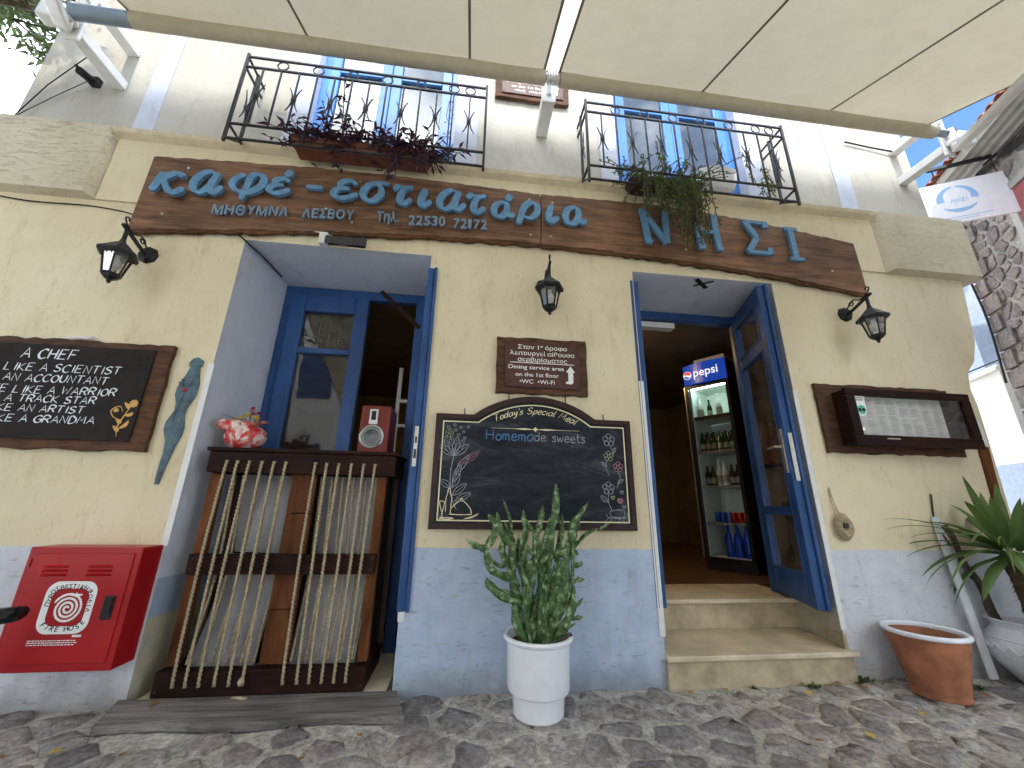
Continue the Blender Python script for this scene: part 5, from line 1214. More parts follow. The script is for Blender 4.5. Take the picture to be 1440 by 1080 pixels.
def cact(pts, w0, flat=.5, ang=0):
    """ridged, flattened segment chain"""
    P = [Vector((cx+(v_.x-cx)*(1+.20*min(1, max(0, (v_.z-.42)/.25))), v_.y, v_.z)) for v_ in catmull(pts, 5)]; k = len(P); m_ = 8; vs = []; ph = rr.uniform(0, 6)
    prev = None
    for i, p in enumerate(P):
        d = (P[min(i+1, k-1)]-P[max(i-1, 0)]).normalized(); t_ = i/(k-1)
        if prev is None: u = d.cross(Vector((math.cos(ang), math.sin(ang), .1))).normalized()
        else: u = (prev-d*prev.dot(d)).normalized()
        prev = u; v = d.cross(u); wv = w0*(.62+.38*abs(math.sin(t_*PI*2.3+ph)))*(1-.72*t_**4)*(.72+.5*min(1, t_*5))
        if i == k-1: wv *= .35
        for j in range(m_):
            a = 2*PI*j/m_; r1 = wv*(1.0 if j % 4 == 0 else (.72 if j % 2 else .62))
            bp = 1+.14*noise.noise(p*38+Vector((j, 0, 0)))
            q = p + (u*math.cos(a)*r1 + v*math.sin(a)*r1*flat*1.5)*bp; vs.append(q)
            if rr.random() < .55 and i < k-1:
                nn = (q-p).normalized(); l_ = rr.uniform(.005, .011)
                for _ in range(2):
                    dd = (nn+Vector((rr.uniform(-.6, .6), rr.uniform(-.6, .6), rr.uniform(-.6, .6)))).normalized()*l_; s_ = dd.cross(d).normalized()*.0008
                    sp.add([q-s_, q+s_, q+dd], [(0, 1, 2)])
                sp.add([q+nn*.001+d*.002, q+nn*.001-d*.002, q+nn*.0035], [(0, 1, 2)])
    cb.add(vs, [(i*m_+j, i*m_+(j+1) % m_, (i+1)*m_+(j+1) % m_, (i+1)*m_+j) for i in range(k-1) for j in range(m_)]+[tuple(range((k-1)*m_, k*m_))])
def cp(x, z, y): return (cx+x, cy+y, z)
main = [ # (x,z) profile control points measured from the pot centre
 ([(.02,.31),(.03,.55),(.05,.80),(.085,1.0),(.09,1.15)], .030), ([(0,.31),(-.04,.5),(-.07,.7),(-.09,.86)], .032), ([(-.03,.31),(-.09,.45),(-.12,.62),(-.12,.80),(-.16,.93)], .030),
 ([(.05,.31),(.10,.5),(.13,.68),(.15,.86)], .032), ([(.06,.31),(.14,.48),(.165,.62),(.17,.80),(.19,.93)], .028), ([(-.05,.31),(-.07,.5),(-.03,.66),(-.02,.85),(.0,.92)], .034),
 ([(.0,.31),(.02,.5),(.01,.7),(.05,.88),(.06,.96)], .034), ([(.03,.31),(.07,.5),(.09,.70),(.12,.88),(.12,.98)], .03), ([(-.02,.31),(-.02,.45),(.03,.6),(.02,.74)], .03),
 ([(.04,.31),(.05,.45),(.09,.58),(.08,.72)], .03), ([(-.06,.31),(-.12,.42),(-.13,.52)], .026), ([(.07,.31),(.15,.42),(.18,.50),(.175,.6)], .024), ([(.0,.31),(-.05,.42),(-.05,.56)], .028),
 ([(.05,.31),(.09,.4),(.11,.52)], .026), ([(.08,.31),(.12,.38),(.20,.42)], .014), ([(-.08,.32),(-.12,.38),(-.14,.45)], .016)]
for i, (pr, w_) in enumerate(main):
    y = rr.uniform(-.06, .06); cact([cp(x, z, y*(.4+1.2*(z-.3)) + rr.uniform(-.015, .015)) for x, z in pr], w_, .5, rr.uniform(0, 3))
side = [([(-.10,.62),(-.20,.66),(-.255,.72)], .024), ([(-.22,.68),(-.245,.76),(-.235,.86)], .024), ([(-.235,.80),(-.20,.90),(-.245,.97)], .024), ([(-.09,.52),(-.16,.54),(-.23,.59),(-.255,.63)], .022),
 ([(-.235,.78),(-.29,.80),(-.345,.835)], .018), ([(-.12,.55),(-.20,.57),(-.25,.64)], .018), ([(-.12,.80),(-.18,.88),(-.20,.98)], .024), ([(-.12,.86),(-.14,.96),(-.17,1.05)], .018),
 ([(.17,.78),(.24,.86),(.31,.90)], .02), ([(.31,.895),(.36,.93)], .016), ([(.19,.86),(.21,.96),(.265,1.05)], .022), ([(.12,.90),(.10,.98),(.11,1.06)], .016), ([(.16,.82),(.17,.92),(.215,.99)], .024),
 ([(.15,.60),(.20,.62),(.235,.625)], .013), ([(.17,.48),(.21,.50),(.235,.535)], .011), ([(.17,.44),(.21,.445),(.235,.45)], .013), ([(.16,.70),(.20,.70),(.215,.72)], .014),
 ([(-.09,.76),(-.06,.88),(-.08,.97)], .024), ([(-.02,.88),(-.06,.94),(-.07,1.0)], .016), ([(.0,.86),(.02,.96),(.03,1.02)], .018), ([(-.14,.70),(-.17,.78),(-.15,.86)], .026), ([(-.14,.70),(-.19,.70),(-.22,.735)], .012),
 ([(.05,.75),(.14,.77),(.20,.76)], .026), ([(-.05,.70),(.0,.78),(-.03,.88)], .026)]
for pr, w_ in side:
    if len(pr) == 2: pr = [pr[0], ((pr[0][0]+pr[1][0])/2, (pr[0][1]+pr[1][1])/2), pr[1]]
    y = rr.uniform(-.05, .04); cact([cp(x, z, y) for x, z in pr], w_, .45, rr.uniform(0, 3))
for k in range(20):
    x = rr.uniform(-.13, .17); z = rr.uniform(.40, .86); y = rr.uniform(-.09, .02); a = rr.uniform(-.06, .06); l_ = rr.uniform(.06, .15)
    x *= .55+.7*(z-.3)
    cact([cp(x, z, y), cp(x+a*.5, z+l_*.5, y-.012), cp(x+a, z+l_, y-.01)], rr.uniform(.014, .024), .5, rr.uniform(0, 3))
cb.build('stem', M['cactus'], t, smooth='all'); sp.build('spines', M['spine'], t, stuff=True)

# ------------------------------------------------------------------ terracotta pot, jardiniere, yucca, leaning boards
cx, cy = 2.835, -.215
t = thing('terracotta_pot', 'empty terracotta pot with white painted rim right of the steps', 'pot', (cx, cy, 0))
mb = MB(); mb.lathe([(.128, .0), (.134, .012), (.130, .03), (.133, .04), (.155, .15), (.176, .25), (.184, .30), (.186, .315)], cx, cy, 48); mb.lathe([(.186, .315), (.180, .318), (.168, .30), (.150, .22), (.0001, .20)], cx, cy, 48, cap=False)
for zz in (.262, .275): mb.lathe([(.176, zz-.004), (.1825, zz), (.178, zz+.004)], cx, cy, 48, cap=False)
mb.build('pot_body', M['terracotta'], t, smooth=30)
mb = MB(); mb.lathe([(.183, .316), (.196, .318), (.204, .326), (.203, .338), (.194, .344), (.180, .343), (.174, .335), (.178, .318)], cx, cy, 48, cap=False); mb.build('white_rim', M['pot_white'], t, smooth=60)
mb = MB(); vs = []; n = 40
for j in range(9):
    for i in range(n): r = .166*j/8; a = 2*PI*i/n; vs.append((cx+r*math.cos(a), cy+r*math.sin(a), .262+.016*noise.noise(Vector((r*25*math.cos(a), r*25*math.sin(a), 0)))))
mb.add(vs, [(j*n+i, j*n+(i+1) % n, (j+1)*n+(i+1) % n, (j+1)*n+i) for j in range(8) for i in range(n)]); mb.build('soil', M['soil'], t)
cx, cy = 3.67, -.225
t = thing('white_jardiniere', 'round-bellied white painted urn with chipped paint at the right edge', 'pot', (cx, cy, 0))
def chipped():
    m, n, l, b = new_mat('chipped_white_paint')
    z = noise_node(n, l, 14, 6, .7, (1, 1, 1.8)); z2 = noise_node(n, l, 60, 3)
    l.new(ramp(n, l, z, [(.29, (.10, .07, .06)), (.31, (.62, .63, .65)), (.6, (.72, .74, .78))]), b.inputs['Base Color']); b.inputs['Roughness'].default_value = .5
    bump(n, l, b, z2, .3, .004); return m
M['chipped'] = chipped()
mb = MB(); mb.lathe([(.13, 0), (.15, .01), (.20, .06), (.255, .13), (.275, .20), (.262, .26), (.228, .30), (.210, .325), (.215, .345), (.238, .362), (.243, .370), (.232, .374), (.200, .35), (.19, .30), (.0001, .29)], cx, cy, 48)
for k in range(24):  # moulded swags round the belly
    a0 = k*2*PI/24; q_ = [(cx+(.272+.006)*math.cos(a0+.26*u), cy+(.272+.006)*math.sin(a0+.26*u), .235-.035*math.sin(PI*u)) for u in (0, .25, .5, .75, 1)]
    mb.tube(q_, .007, 5)
mb.lathe([(.262, .262), (.268, .268), (.258, .274)], cx, cy, 48)
mb.build('urn_body', M['chipped'], t, smooth=40)
mb = MB(); mb.lathe([(.0001, .31), (.198, .308)], cx, cy, 32); mb.build('soil', M['soil'], t)
def blade(mb, base, az, el, length, width, droop, rr, fold=.25, n=9, twist=0):
    d = Vector((math.cos(az)*math.cos(el), math.sin(az)*math.cos(el), math.sin(el))); p = Vector(base); s_ = Vector((-math.sin(az), math.cos(az), 0)); vs = []
    for i in range(n+1):
        t_ = i/n; w_ = width*(math.sin(PI*min(1, .12+t_*.88))**.7)*(1-.15*t_) if i < n else 0.0008
        up = s_.cross(d).normalized(); 
        vs += [p - s_*w_/2 + up*w_*fold, p, p + s_*w_/2 + up*w_*fold]
        p = p + d*length/n; d = (d+Vector((0, 0, -droop/n*(1+t_*1.5)))).normalized()
    mb.add(vs, [f for i in range(n) for f in ((3*i, 3*i+1, 3*i+4, 3*i+3), (3*i+1, 3*i+2, 3*i+5, 3*i+4))])
t = thing('yucca', 'yucca palm with shaggy trunk and long green blades in the white urn', 'palm', (cx, cy, .31))
mb = MB(); tr = catmull([(cx+.02, cy, .30), (cx+.02, cy, .45), (cx+.0, cy, .60), (cx-.03, cy+.0, .76)], 6); rr = random.Random(2)
mb.tube(tr, [.058+.01*rr.random() for _ in tr], 14)
for k in range(150):
    u = rr.random(); p = tr[int(u*(len(tr)-1))]; a = rr.uniform(0, 2*PI); q_ = p+Vector((math.cos(a)*.06, math.sin(a)*.06, rr.uniform(-.01, .01))); d_ = Vector((math.cos(a)*.3, math.sin(a)*.3, -1))*rr.uniform(.015, .035)
    s_ = Vector((-math.sin(a), math.cos(a), 0))*.010; mb.add([q_-s_, q_+s_, q_+d_+Vector((math.cos(a), math.sin(a), 0))*.008], [(0, 1, 2)])
mb.build('trunk', M['yucca_bark'], t)
hd = (cx-.04, cy, .80)
for k in range(34):
    az = k*2.399+rr.uniform(-.2, .2); u = k/33; el = -.35+1.75*u+rr.uniform(-.15, .15)
    L_ = rr.uniform(.40, .62)*(1-.25*u)
    mb = MB(); blade(mb, (hd[0]+.03*math.cos(az), hd[1]+.03*math.sin(az), hd[2]-.05+.10*u), az, el, L_, rr.uniform(.060, .085), rr.uniform(.45, 1.3)*(1-.5*u), rr); mb.build('blade', M['yucca'], t, smooth='all')
for k in range(11):
    az = PI+rr.uniform(-.8, .6); el = rr.uniform(-.2, .55); mb = MB(); blade(mb, (hd[0], hd[1], hd[2]-.03), az, el, rr.uniform(.60, .86), rr.uniform(.016, .036), rr.uniform(.35, .9), rr); mb.build('blade', M['yucca'], t, smooth='all')
mb = MB(); mb.bar((3.40, -.09, .02), (3.40, -.016, .99), .055, .012, (0, 1, 0)); tag(mb.build('leaning_board', M['chipped'], None), 'narrow white painted board leaning on the wall behind the urn', 'board')
mb = MB(); rr = random.Random(6); pt = [(3.20+.30*u+.02*math.sin(u*9), -.085+.04*u, .72-.52*u) for u in [k/14 for k in range(15)]]
mb.tube([(3.43+.018*math.sin(k*.9)+(.22*(k/14)-.05), -.075, .93-.62*k/14) for k in range(15)], [.012+.010*(k/14)+rr.uniform(0, .008) for k in range(15)], 8)
tag(mb.build('dead_branch', M['bark'], None), 'dark gnarled dead branch propped behind the white urn', 'branch')
mb = MB(); mb.tube(catmull([(3.42, -.05, .80), (3.40, -.012, .95), (3.43, -.012, 1.15)], 4), .006, 5); tag(mb.build('dry_twig', M['bark'], None), 'thin dry twig against the wall above the urn', 'twig')

# ------------------------------------------------------------------ balcony railings
def railing(label, x0, x1, nm):
    t = thing('balcony_railing', label, 'railing', ((x0+x1)/2, -.2, 3.49), 'black iron balcony railings')
    yf = -.235; zb, zb2, zt, zt2 = 3.50, 3.635, 4.21, 4.315
    mb = MB()
    for z in (zb, zb2, zt, zt2): mb.bar((x0, yf, z), (x1, yf, z), .016, .012)
    mb.build_each('rail', M['iron2'], t)
    mb = MB()
    for x in (x0, x1):
        for z in (zb2, zt, zt2): mb.bar((x, yf, z), (x, .012, z), .016, .012)
        mb.bar((x, yf, zb), (x, -.07, zb2-.0), .012, .012)
        mb.bar((x, -.085, 3.63), (x, -.085, zt2+.02), .018, .018, (0, 1, 0))
    mb.build_each('side_rail', M['iron2'], t)
    for x in (x0, x1): MB().bar((x, yf, zb-.03), (x, yf, zt2+.03), .018, .018, (0, 1, 0)).build('post', M['iron2'], t)
    n = nm*2+1
    def xmotif(bx_, y, ax, cz, hh, ww):
        mb = MB()
        for s_ in (-1, 1):
            pts = []
            for k in range(9):
                u = -1+2*k/8; off_ = s_*(.010+ww*u*u)
                pts.append((bx_+off_ if ax == 'x' else bx_, y-.006*0 + (off_ if ax == 'y' else 0), cz+hh*u))
            mb.tube(pts, [.0035+.004*(1-abs(-1+2*k/8)) for k in range(9)], 6)
        mb.bar((bx_-.016 if ax == 'x' else bx_, y-(.016 if ax == 'y' else 0), cz), (bx_+.016 if ax == 'x' else bx_, y+(.016 if ax == 'y' else 0), cz), .018, .022)
        mb.build('scroll', M['iron2'], t)
    for i in range(1, n+1):
        x = x0+(x1-x0)*i/(n+1)
        MB().bar((x, yf, zb if i % 4 == 0 else zb2), (x, yf, zt), .011, .011, (0, 1, 0)).build('bar', M['iron2'], t)
        if i % 2: xmotif(x, yf-.0, 'x', 3.93, .115, .034)
        if i % 2 == 0 or i == n:
            mb = MB(); mb.tube([(x+.040*math.cos(a), yf, zt+.052+.040*math.sin(a)) for a in [2*PI*k/18 for k in range(19)]], .0055, 6, caps=False); mb.build('ring', M['iron2'], t)
    for x in (x0, x1): xmotif(x, yf/2, 'y', 3.93, .14, .030)
railing('black iron balcony railing with purple plant, over the left doorway', -1.83, .022, 6)
railing('black iron balcony railing with trailing green plant, over the right doorway', .862, 2.68, 6)

# plants up there
t = thing('planter_trough', 'terracotta coloured trough behind the left balcony railing', 'planter', (-.9, -.15, 3.67))
mb = MB(); mb.add([(-1.37, -.20, 3.515), (-.42, -.20, 3.515), (-.42, -.09, 3.515), (-1.37, -.09, 3.515), (-1.40, -.218, 3.60), (-.39, -.218, 3.60), (-.39, -.078, 3.60), (-1.40, -.078, 3.60)], [(0,3,2,1),(0,1,5,4),(1,2,6,5),(2,3,7,6),(3,0,4,7)])
mb.box(-1.41, -.38, -.222, -.076, 3.60, 3.612)
mb.build('trough', M['trough_brown'], t, bevel=.005)
mb = MB(); mb.box(-1.38, -.41, -.212, -.085, 3.56, 3.606); mb.build('soil', M['soil'], t)
def leafy(mbL, mbS, p0, d0, n, step, leaf, rr, grav=.0, alt=True, wid=.3, droop=.3):
    p = Vector(p0); d = Vector(d0).normalized()
    pts = [p.copy()]
    for i in range(n):
        d = (d+Vector((rr.uniform(-.25, .25), rr.uniform(-.2, .2), rr.uniform(-.15, .15)-grav))).normalized(); p = p+d*step; pts.append(p.copy())
        a = rr.uniform(0, 2*PI); s_ = (Vector((math.cos(a), math.sin(a)*.8, rr.uniform(-.2, .7)))).normalized(); l_ = leaf*rr.uniform(.6, 1.2)
        w_ = s_.cross(Vector((rr.uniform(-.4, .4), rr.uniform(-.4, .4), 1))).normalized()*l_*wid*.5; dn = Vector((0, 0, -l_*droop))
        mbL.add([p, p+s_*l_*.45+w_+dn*.15, p+s_*l_+dn, p+s_*l_*.45-w_+dn*.15], [(0, 1, 2), (0, 2, 3)])
    mbS.tube(pts, .0035, 4)
t = thing('purple_plant', 'trailing plant with narrow purple leaves in the left balcony trough', 'plant', (-.9, -.15, 3.81))
a, b = MB(), MB(); rr = random.Random(77)
for k in range(150): leafy(a, b, (rr.uniform(-1.40, -.30), rr.uniform(-.21, -.10), 3.605), (rr.uniform(-.8, .8), rr.uniform(-1.0, .2), rr.uniform(-.2, 1)), rr.randint(4, 7), .030, .078, rr, rr.uniform(.0, .30), wid=.30)
for (x, n, dx) in ((-1.05, 16, -.1), (-.98, 15, -.2), (-.45, 7, .9), (-.38, 8, 1.0), (-1.15, 11, -.1), (-1.22, 9, -.3)):
    leafy(a, b, (x, -.19, 3.61), (dx, -.1, 1), n, .034, .075, rr, -.10 if dx < .5 else .08, wid=.28)
for (x, n) in ((-1.02, 9), (-.62, 11), (-.58, 9), (-.95, 6), (-.48, 8), (-.40, 7)): leafy(a, b, (x, -.225, 3.60), (rr.uniform(-.3, .4), -.4, -.5), n, .034, .075, rr, .5, wid=.3)
b.build('stem', M['purple'], t, smooth='all'); a.build('leaf', M['purple'], t, stuff=True)
t = thing('trailing_plant', 'bushy small-leaved green plant trailing from the right balcony over the sign', 'plant', (1.5, -.2, 3.7))
a, b = MB(), MB(); rr = random.Random(78)
for k in range(110): leafy(a, b, (rr.uniform(1.15, 1.85), rr.uniform(-.26, -.06), rr.uniform(3.55, 3.68)), (rr.uniform(-.8, .8), rr.uniform(-.8, .3), rr.uniform(-.3, .9)), rr.randint(5, 9), .024, .030, rr, rr.uniform(.0, .25), wid=.55)
for k in range(74):
    x = rr.gauss(1.66, .07) if k % 3 else rr.gauss(1.42, .05); leafy(a, b, (x, -.25, 3.58), (rr.uniform(-.3, .3), -.35, -.4), rr.randint(10, 25 if k % 3 else 15), .027, .032, rr, .40, wid=.6)
for (x0_, n, dx) in ((1.75, 12, 1.0), (1.85, 9, 1.0), (2.35, 9, -.2), (1.2, 7, -1)): leafy(a, b, (x0_, -.22, 3.62), (dx, -.05, .6), n, .04, .032, rr, .02, wid=.5)
for k in range(8): leafy(a, b, (2.42+rr.uniform(-.05, .05), -.24, 3.74+rr.uniform(-.1, .1)), (rr.uniform(-.2, .2), -.1, -1), 8, .022, .036, rr, .1, wid=.5)
mbx = MB(); 
b.build('stem', M['bark'], t, smooth='all'); a.build('leaf', M['green_small'], t, stuff=True)
mb = MB(); mb.lathe([(.10, 0), (.13, .02), (.165, .10), (.172, .17), (.180, .18), (.182, .195), (.165, .195), (.15, .17), (.0001, .16)], 2.09, -.10, 32, 'z', 3.667, 1, .42); o = mb.build('cream_pot', M['pot_white'], None, smooth=40)
tag(o, 'rounded cream flowerpot behind the right balcony railing', 'pot')
mb = MB(); mb.add([(1.25, -.19, 3.515), (1.80, -.19, 3.515), (1.80, -.10, 3.515), (1.25, -.10, 3.515), (1.22, -.21, 3.59), (1.83, -.21, 3.59), (1.83, -.08, 3.59), (1.22, -.08, 3.59)], [(0,3,2,1),(0,1,5,4),(1,2,6,5),(2,3,7,6),(3,0,4,7),(4,5,6,7)])
tag(mb.build('planter_box', M['soil'], None), 'dark planter box hidden by the trailing green plant, right balcony', 'planter')
mb = MB(); mb.tube(catmull([(-.28, -.10, 4.35), (-.30, -.12, 4.1), (-.25, -.14, 3.95), (-.33, -.13, 3.80), (-.36, -.15, 3.72)], 4), .003, 4); rr = random.Random(5)
for k in range(12): q_ = Vector((-.29+rr.uniform(-.03, .03), -.12, 3.8+.5*rr.random())); mb.add([q_, q_+Vector((.012, 0, .012)), q_+Vector((.03, -.005, -.01))], [(0, 1, 2)])
tag(mb.build('dry_vine', M['bark'], None), 'thin dry vine at the right end of the left balcony', 'vine')

# ------------------------------------------------------------------ drinks fridge inside
P0 = Vector((3.02, 1.40, 0)); P1 = Vector((2.74, 1.83, 0)); ev = (P1-P0).normalized(); nv = Vector((-ev.y, ev.x, 0))
if nv.x > 0: nv = -nv
FW = (P1-P0).length
def F3(u, d, z): return P0+ev*u-nv*d+Vector((0, 0, z))    # u along the front, d depth into the body
def fbox(mb, u0, u1, d0, d1, z0, z1):
    vs = [F3(u, d, z) for z in (z0, z1) for u, d in ((u0, d0), (u1, d0), (u1, d1), (u0, d1))]
    mb.add(vs, [(0,1,2,3),(7,6,5,4),(4,5,1,0),(5,6,2,1),(6,7,3,2),(7,4,0,3)])
fridge = thing('drinks_fridge', 'lit glass-door drinks fridge with blue header inside the right doorway', 'fridge', tuple(F3(FW/2, .2, .374)))
M['fridge_white'] = simple('fridge_liner', (.72, .80, .76), .5, var=.05); M['fridge_light'] = emit_mat('fridge_tube', (.80, 1, .90), 3.5)
def header_mat():
    m, n, l, b = new_mat('lit_blue_header'); b.inputs['Base Color'].default_value = (.006, .03, .20, 1)
    b.inputs['Emission Color'].default_value = (.01, .07, .50, 1); b.inputs['Emission Strength'].default_value = .09; b.inputs['Roughness'].default_value = .3; return m
M['header'] = header_mat(); M['lit_white'] = emit_mat('lit_white_print', (.9, .92, .95), .12); M['lit_red'] = emit_mat('lit_red_print', (.8, .04, .05), .1); M['lit_blue'] = emit_mat('lit_blue_print', (.02, .12, .7), .1)
z0, zg0, zg1, zt = .376, .50, 2.47, 2.74
mb = MB(); fbox(mb, 0, FW, .50, .53, z0, zt); fbox(mb, 0, .03, .0, .50, z0, zt); fbox(mb, FW-.03, FW, 0, .50, z0, zt); fbox(mb, .03, FW-.03, 0, .50, z0, zg0); fbox(mb, .03, FW-.03, .02, .50, zg1, zt)
mb.build('body', M['dark'], fridge)
mb = MB(); fbox(mb, .031, FW-.031, .485, .499, zg0, zg1); fbox(mb, .031, .04, .03, .485, zg0, zg1); fbox(mb, FW-.04, FW-.031, .03, .485, zg0, zg1); fbox(mb, .04, FW-.04, .03, .485, zg0+.001, zg0+.012); fbox(mb, .04, FW-.04, .03, .485, zg1-.012, zg1-.001)
mb.build('liner', M['fridge_white'], fridge)
mb = MB(); fbox(mb, .06, FW-.06, .03, .05, zg1-.034, zg1-.016); mb.build('light_tube', M['fridge_light'], fridge)
mb = MB(); fbox(mb, -.0, .035, -.03, -.002, zg0-.03, zg1+.01); fbox(mb, FW-.035, FW, -.03, -.002, zg0-.03, zg1+.01); fbox(mb, .035, FW-.035, -.03, -.002, zg0-.03, zg0+.01); fbox(mb, .035, FW-.035, -.03, -.002, zg1-.03, zg1+.01)
mb.build('door_frame', M['black_plastic'], fridge)
mb = MB(); fbox(mb, .035, FW-.035, -.018, -.014, zg0+.01, zg1-.03); mb.build('door_glass', M['case_glass'], fridge)
mb = MB(); fbox(mb, FW+.001, FW+.014, -.034, -.012, zg0, zg1); mb.build('door_edge_trim', M['silver'], fridge)
hd_ = MB(); n = 10   # curved header
vs = []
for k in range(n+1):
    u = FW*k/n; bulge = .05*math.sin(PI*k/n)
    vs += [F3(u, -.03-bulge, zg1+.015), F3(u, -.03-bulge, zt)]
hd_.add(vs, [(2*k, 2*k+1, 2*k+3, 2*k+2) for k in range(n)]); hd_.add([vs[2*k+1] for k in range(n+1)], [tuple(range(n+1))]); hd_.add([vs[2*k] for k in range(n+1)], [tuple(reversed(range(n+1)))])
head_ = hd_.build('header', M['header'], fridge)
Bh = Matrix((( -ev.x, 0, nv.x, 0), (-ev.y, 0, nv.y, 0), (0, 1, 0, 0), (0, 0, 0, 1)))   # text x -> -ev, y -> up, z -> nv
pc = F3(FW*.50, -.088, 0)
q_ = F3(FW*.42, -.088, 2.565); font_mesh('header_lettering', 'pepsi', .145, q_.x, q_.y, q_.z, M['lit_white'], head_, bold=.0015, align='CENTER', basis=Bh)
cc = F3(FW*.86, -.060, 2.60)
def disc(parent, r, mat, lift, a0=0, a1=360, wavy=None):
    mb = MB(); pts = []
    for k in range(33):
        a = math.radians(a0+(a1-a0)*k/32); pts.append((r*math.cos(a), r*math.sin(a)))
    if wavy: pts += wavy
    mb.add([cc - ev*x + nv*lift + Vector((0, 0, z)) for x, z in pts], [tuple(range(len(pts)))]); mb.build('emblem', mat, parent)
disc(head_, .052, M['lit_white'], .018)
wv = [(-.046+.092*k/12, .010+.012*math.sin(k/12*2*PI)) for k in range(13)]
disc(head_, .047, M['lit_red'], .020, 12, 168, wv); disc(head_, .047, M['lit_blue'], .020, 198, 342, [(x, z-.024) for x, z in wv[::-1]])
shelves = [.52, .86, 1.26, 1.66, 2.06]
for z in shelves[1:]:
    mb = MB(); fbox(mb, .042, FW-.042, .04, .47, z-.010, z); mb.build_each('shelf', M['fridge_white'], fridge)
    mb = MB(); fbox(mb, .042, FW-.042, .034, .040, z-.014, z+(.012 if z < 2 else .03)); mb.build_each('price_rail', M['silver'] if z < 2 else M['dark'], fridge)
mb = MB(); fbox(mb, .05, .42, .10, .40, zt+.002, zt+.10); o = mb.build('cardboard_box', M['white_plastic'], None); tag(o, 'pale box lying on top of the drinks fridge', 'box')
M['bottle_green'] = simple('green_bottle_glass', (.012, .04, .012), .08); M['bottle_brown'] = simple('brown_bottle_glass', (.035, .012, .006), .08); M['bottle_clear'] = simple('clear_bottle', (.5, .56, .56), .1); M['label_w'] = simple('bottle_label', (.22, .24, .18), .6, var=.2)
M['can_blue'] = simple('blue_can', (.02, .08, .38), .25, .4); M['can_red'] = simple('red_can', (.42, .03, .02), .25, .4); M['blue_pet'] = simple('blue_plastic_bottle', (.01, .05, .42), .15)
proto = {}
def bottle(u, d, z, kind, label, group):
    p = F3(u, d, z)
    if kind not in proto:
        t = thing('bottle' if 'can' not in kind else 'drink_can', label, 'bottle' if 'can' not in kind else 'can', tuple(p), group)
        mb = MB()
        if 'can' in kind:
            mb.lathe([(.022, 0), (.026, .005), (.026, .11), (.021, .118), (.0001, .117)], p.x, p.y, 14, 'z', p.z); mb.build('can_body', M[kind], t, smooth=40)
        else:
            h, r = {'bottle_green': (.235, .030), 'bottle_brown': (.24, .030), 'bottle_clear': (.30, .036), 'blue_pet': (.34, .045)}[kind]
            mb.lathe([(r*.9, 0), (r, .006), (r, h*.55), (r*.8, h*.66), (r*.42, h*.78), (r*.38, h*.96), (r*.45, h*.97), (r*.45, h), (.0001, h)], p.x, p.y, 14, 'z', p.z); mb.build('bottle_glass', M[kind], t, smooth=50)
            mb = MB(); mb.lathe([(r*1.02, h*.15), (r*1.02, h*.42)], p.x, p.y, 14, 'z', p.z); mb.build('label_band', M['label_w'] if kind != 'blue_pet' else M['can_blue'], t, smooth='all')
        proto[kind] = t; return
    s_ = proto[kind]; t = s_.copy(); C.objects.link(t); t.location = p; t['label'] = label; t['group'] = group
    for c_ in s_.children: k = c_.copy(); C.objects.link(k); k.parent = t
ORD = ['first', 'second', 'third', 'fourth', 'fifth', 'sixth']
def row(j): return 'front row' if j == 0 else 'back row'
G1 = 'bottles and cans in the lit fridge'
for i in range(6):
    for j in range(2): bottle(.09+.068*i, .09+.10*j, 1.66, 'bottle_green', '%s green beer bottle from the right, %s, second fridge shelf' % (ORD[i], row(j)), G1)
for i in range(6): bottle(.09+.068*i, .10+.02*(i % 2), 1.26, 'bottle_brown' if i not in (2, 3) else 'bottle_clear', ('%s bottle from the right on the third fridge shelf, brown' if i not in (2, 3) else '%s bottle from the right on the third fridge shelf, tall and clear') % ORD[i], G1)
for i in range(3): bottle(.20+.11*i, .12, 2.062, 'bottle_clear' if i != 1 else 'bottle_green', ('right clear bottle on the top shelf of the lit fridge', '', 'left clear bottle on the top shelf of the lit fridge')[i] if i != 1 else 'green bottle between clear ones on top fridge shelf', G1)
for i in range(6):
    for j in range(2): 
        if i < 3: bottle(.08+.058*i, .09+.07*j, .862, 'can_red', '%s red drink can from the right, %s, fourth fridge shelf' % (ORD[i], row(j)), G1)
        else: bottle(.08+.058*i, .09+.07*j, .862, 'can_blue', '%s blue drink can from the left, %s, fourth fridge shelf' % (ORD[5-i], row(j)), G1)
for i in range(3): bottle(.10+.095*i, .12, .512, 'blue_pet', ('rightmost', 'middle', 'leftmost')[i] + ' large blue plastic bottle at the bottom of the lit fridge', G1)
bpy.context.view_layer.update()
# dim room furnishings
M['lamp_warm'] = emit_mat('warm_lamp', (1, .62, .25), 13)
t = thing('ceiling_lamp', 'warm glowing ceiling lamp seen through the right doorway', 'lamp', (1.55, 1.7, 2.98)); mb = MB(); mb.lathe([(.0001, -.06), (.09, -.05), (.12, 0)], 1.55, 1.7, 20, 'z', 2.98); mb.build('lamp_shade', M['lamp_warm'], t, smooth='all')
t = thing('side_table', 'dark table in the dim dining room behind the right doorway', 'table', (1.9, 3.2, .375)); mb = MB(); mb.box(1.5, 2.3, 2.9, 3.6, 1.08, 1.12); mb.build('table_top', M['dark'], t)
for x in (1.54, 2.26):
    for y in (2.94, 3.56): MB().box(x-.03, x+.03, y-.03, y+.03, .375, 1.08).build('leg', M['dark'], t)
t = thing('wall_cupboard', 'brown cupboard on the back wall of the dim dining room', 'cupboard', (2.4, 4.8, 1.9)); mb = MB(); mb.box(1.9, 3.4, 4.6, 4.99, 1.75, 2.5); mb.build('cabinet', M['dark_wood'], t); MB().box(1.92, 3.38, 4.585, 4.6, 1.77, 2.48).build('door', M['red_wood'], t)
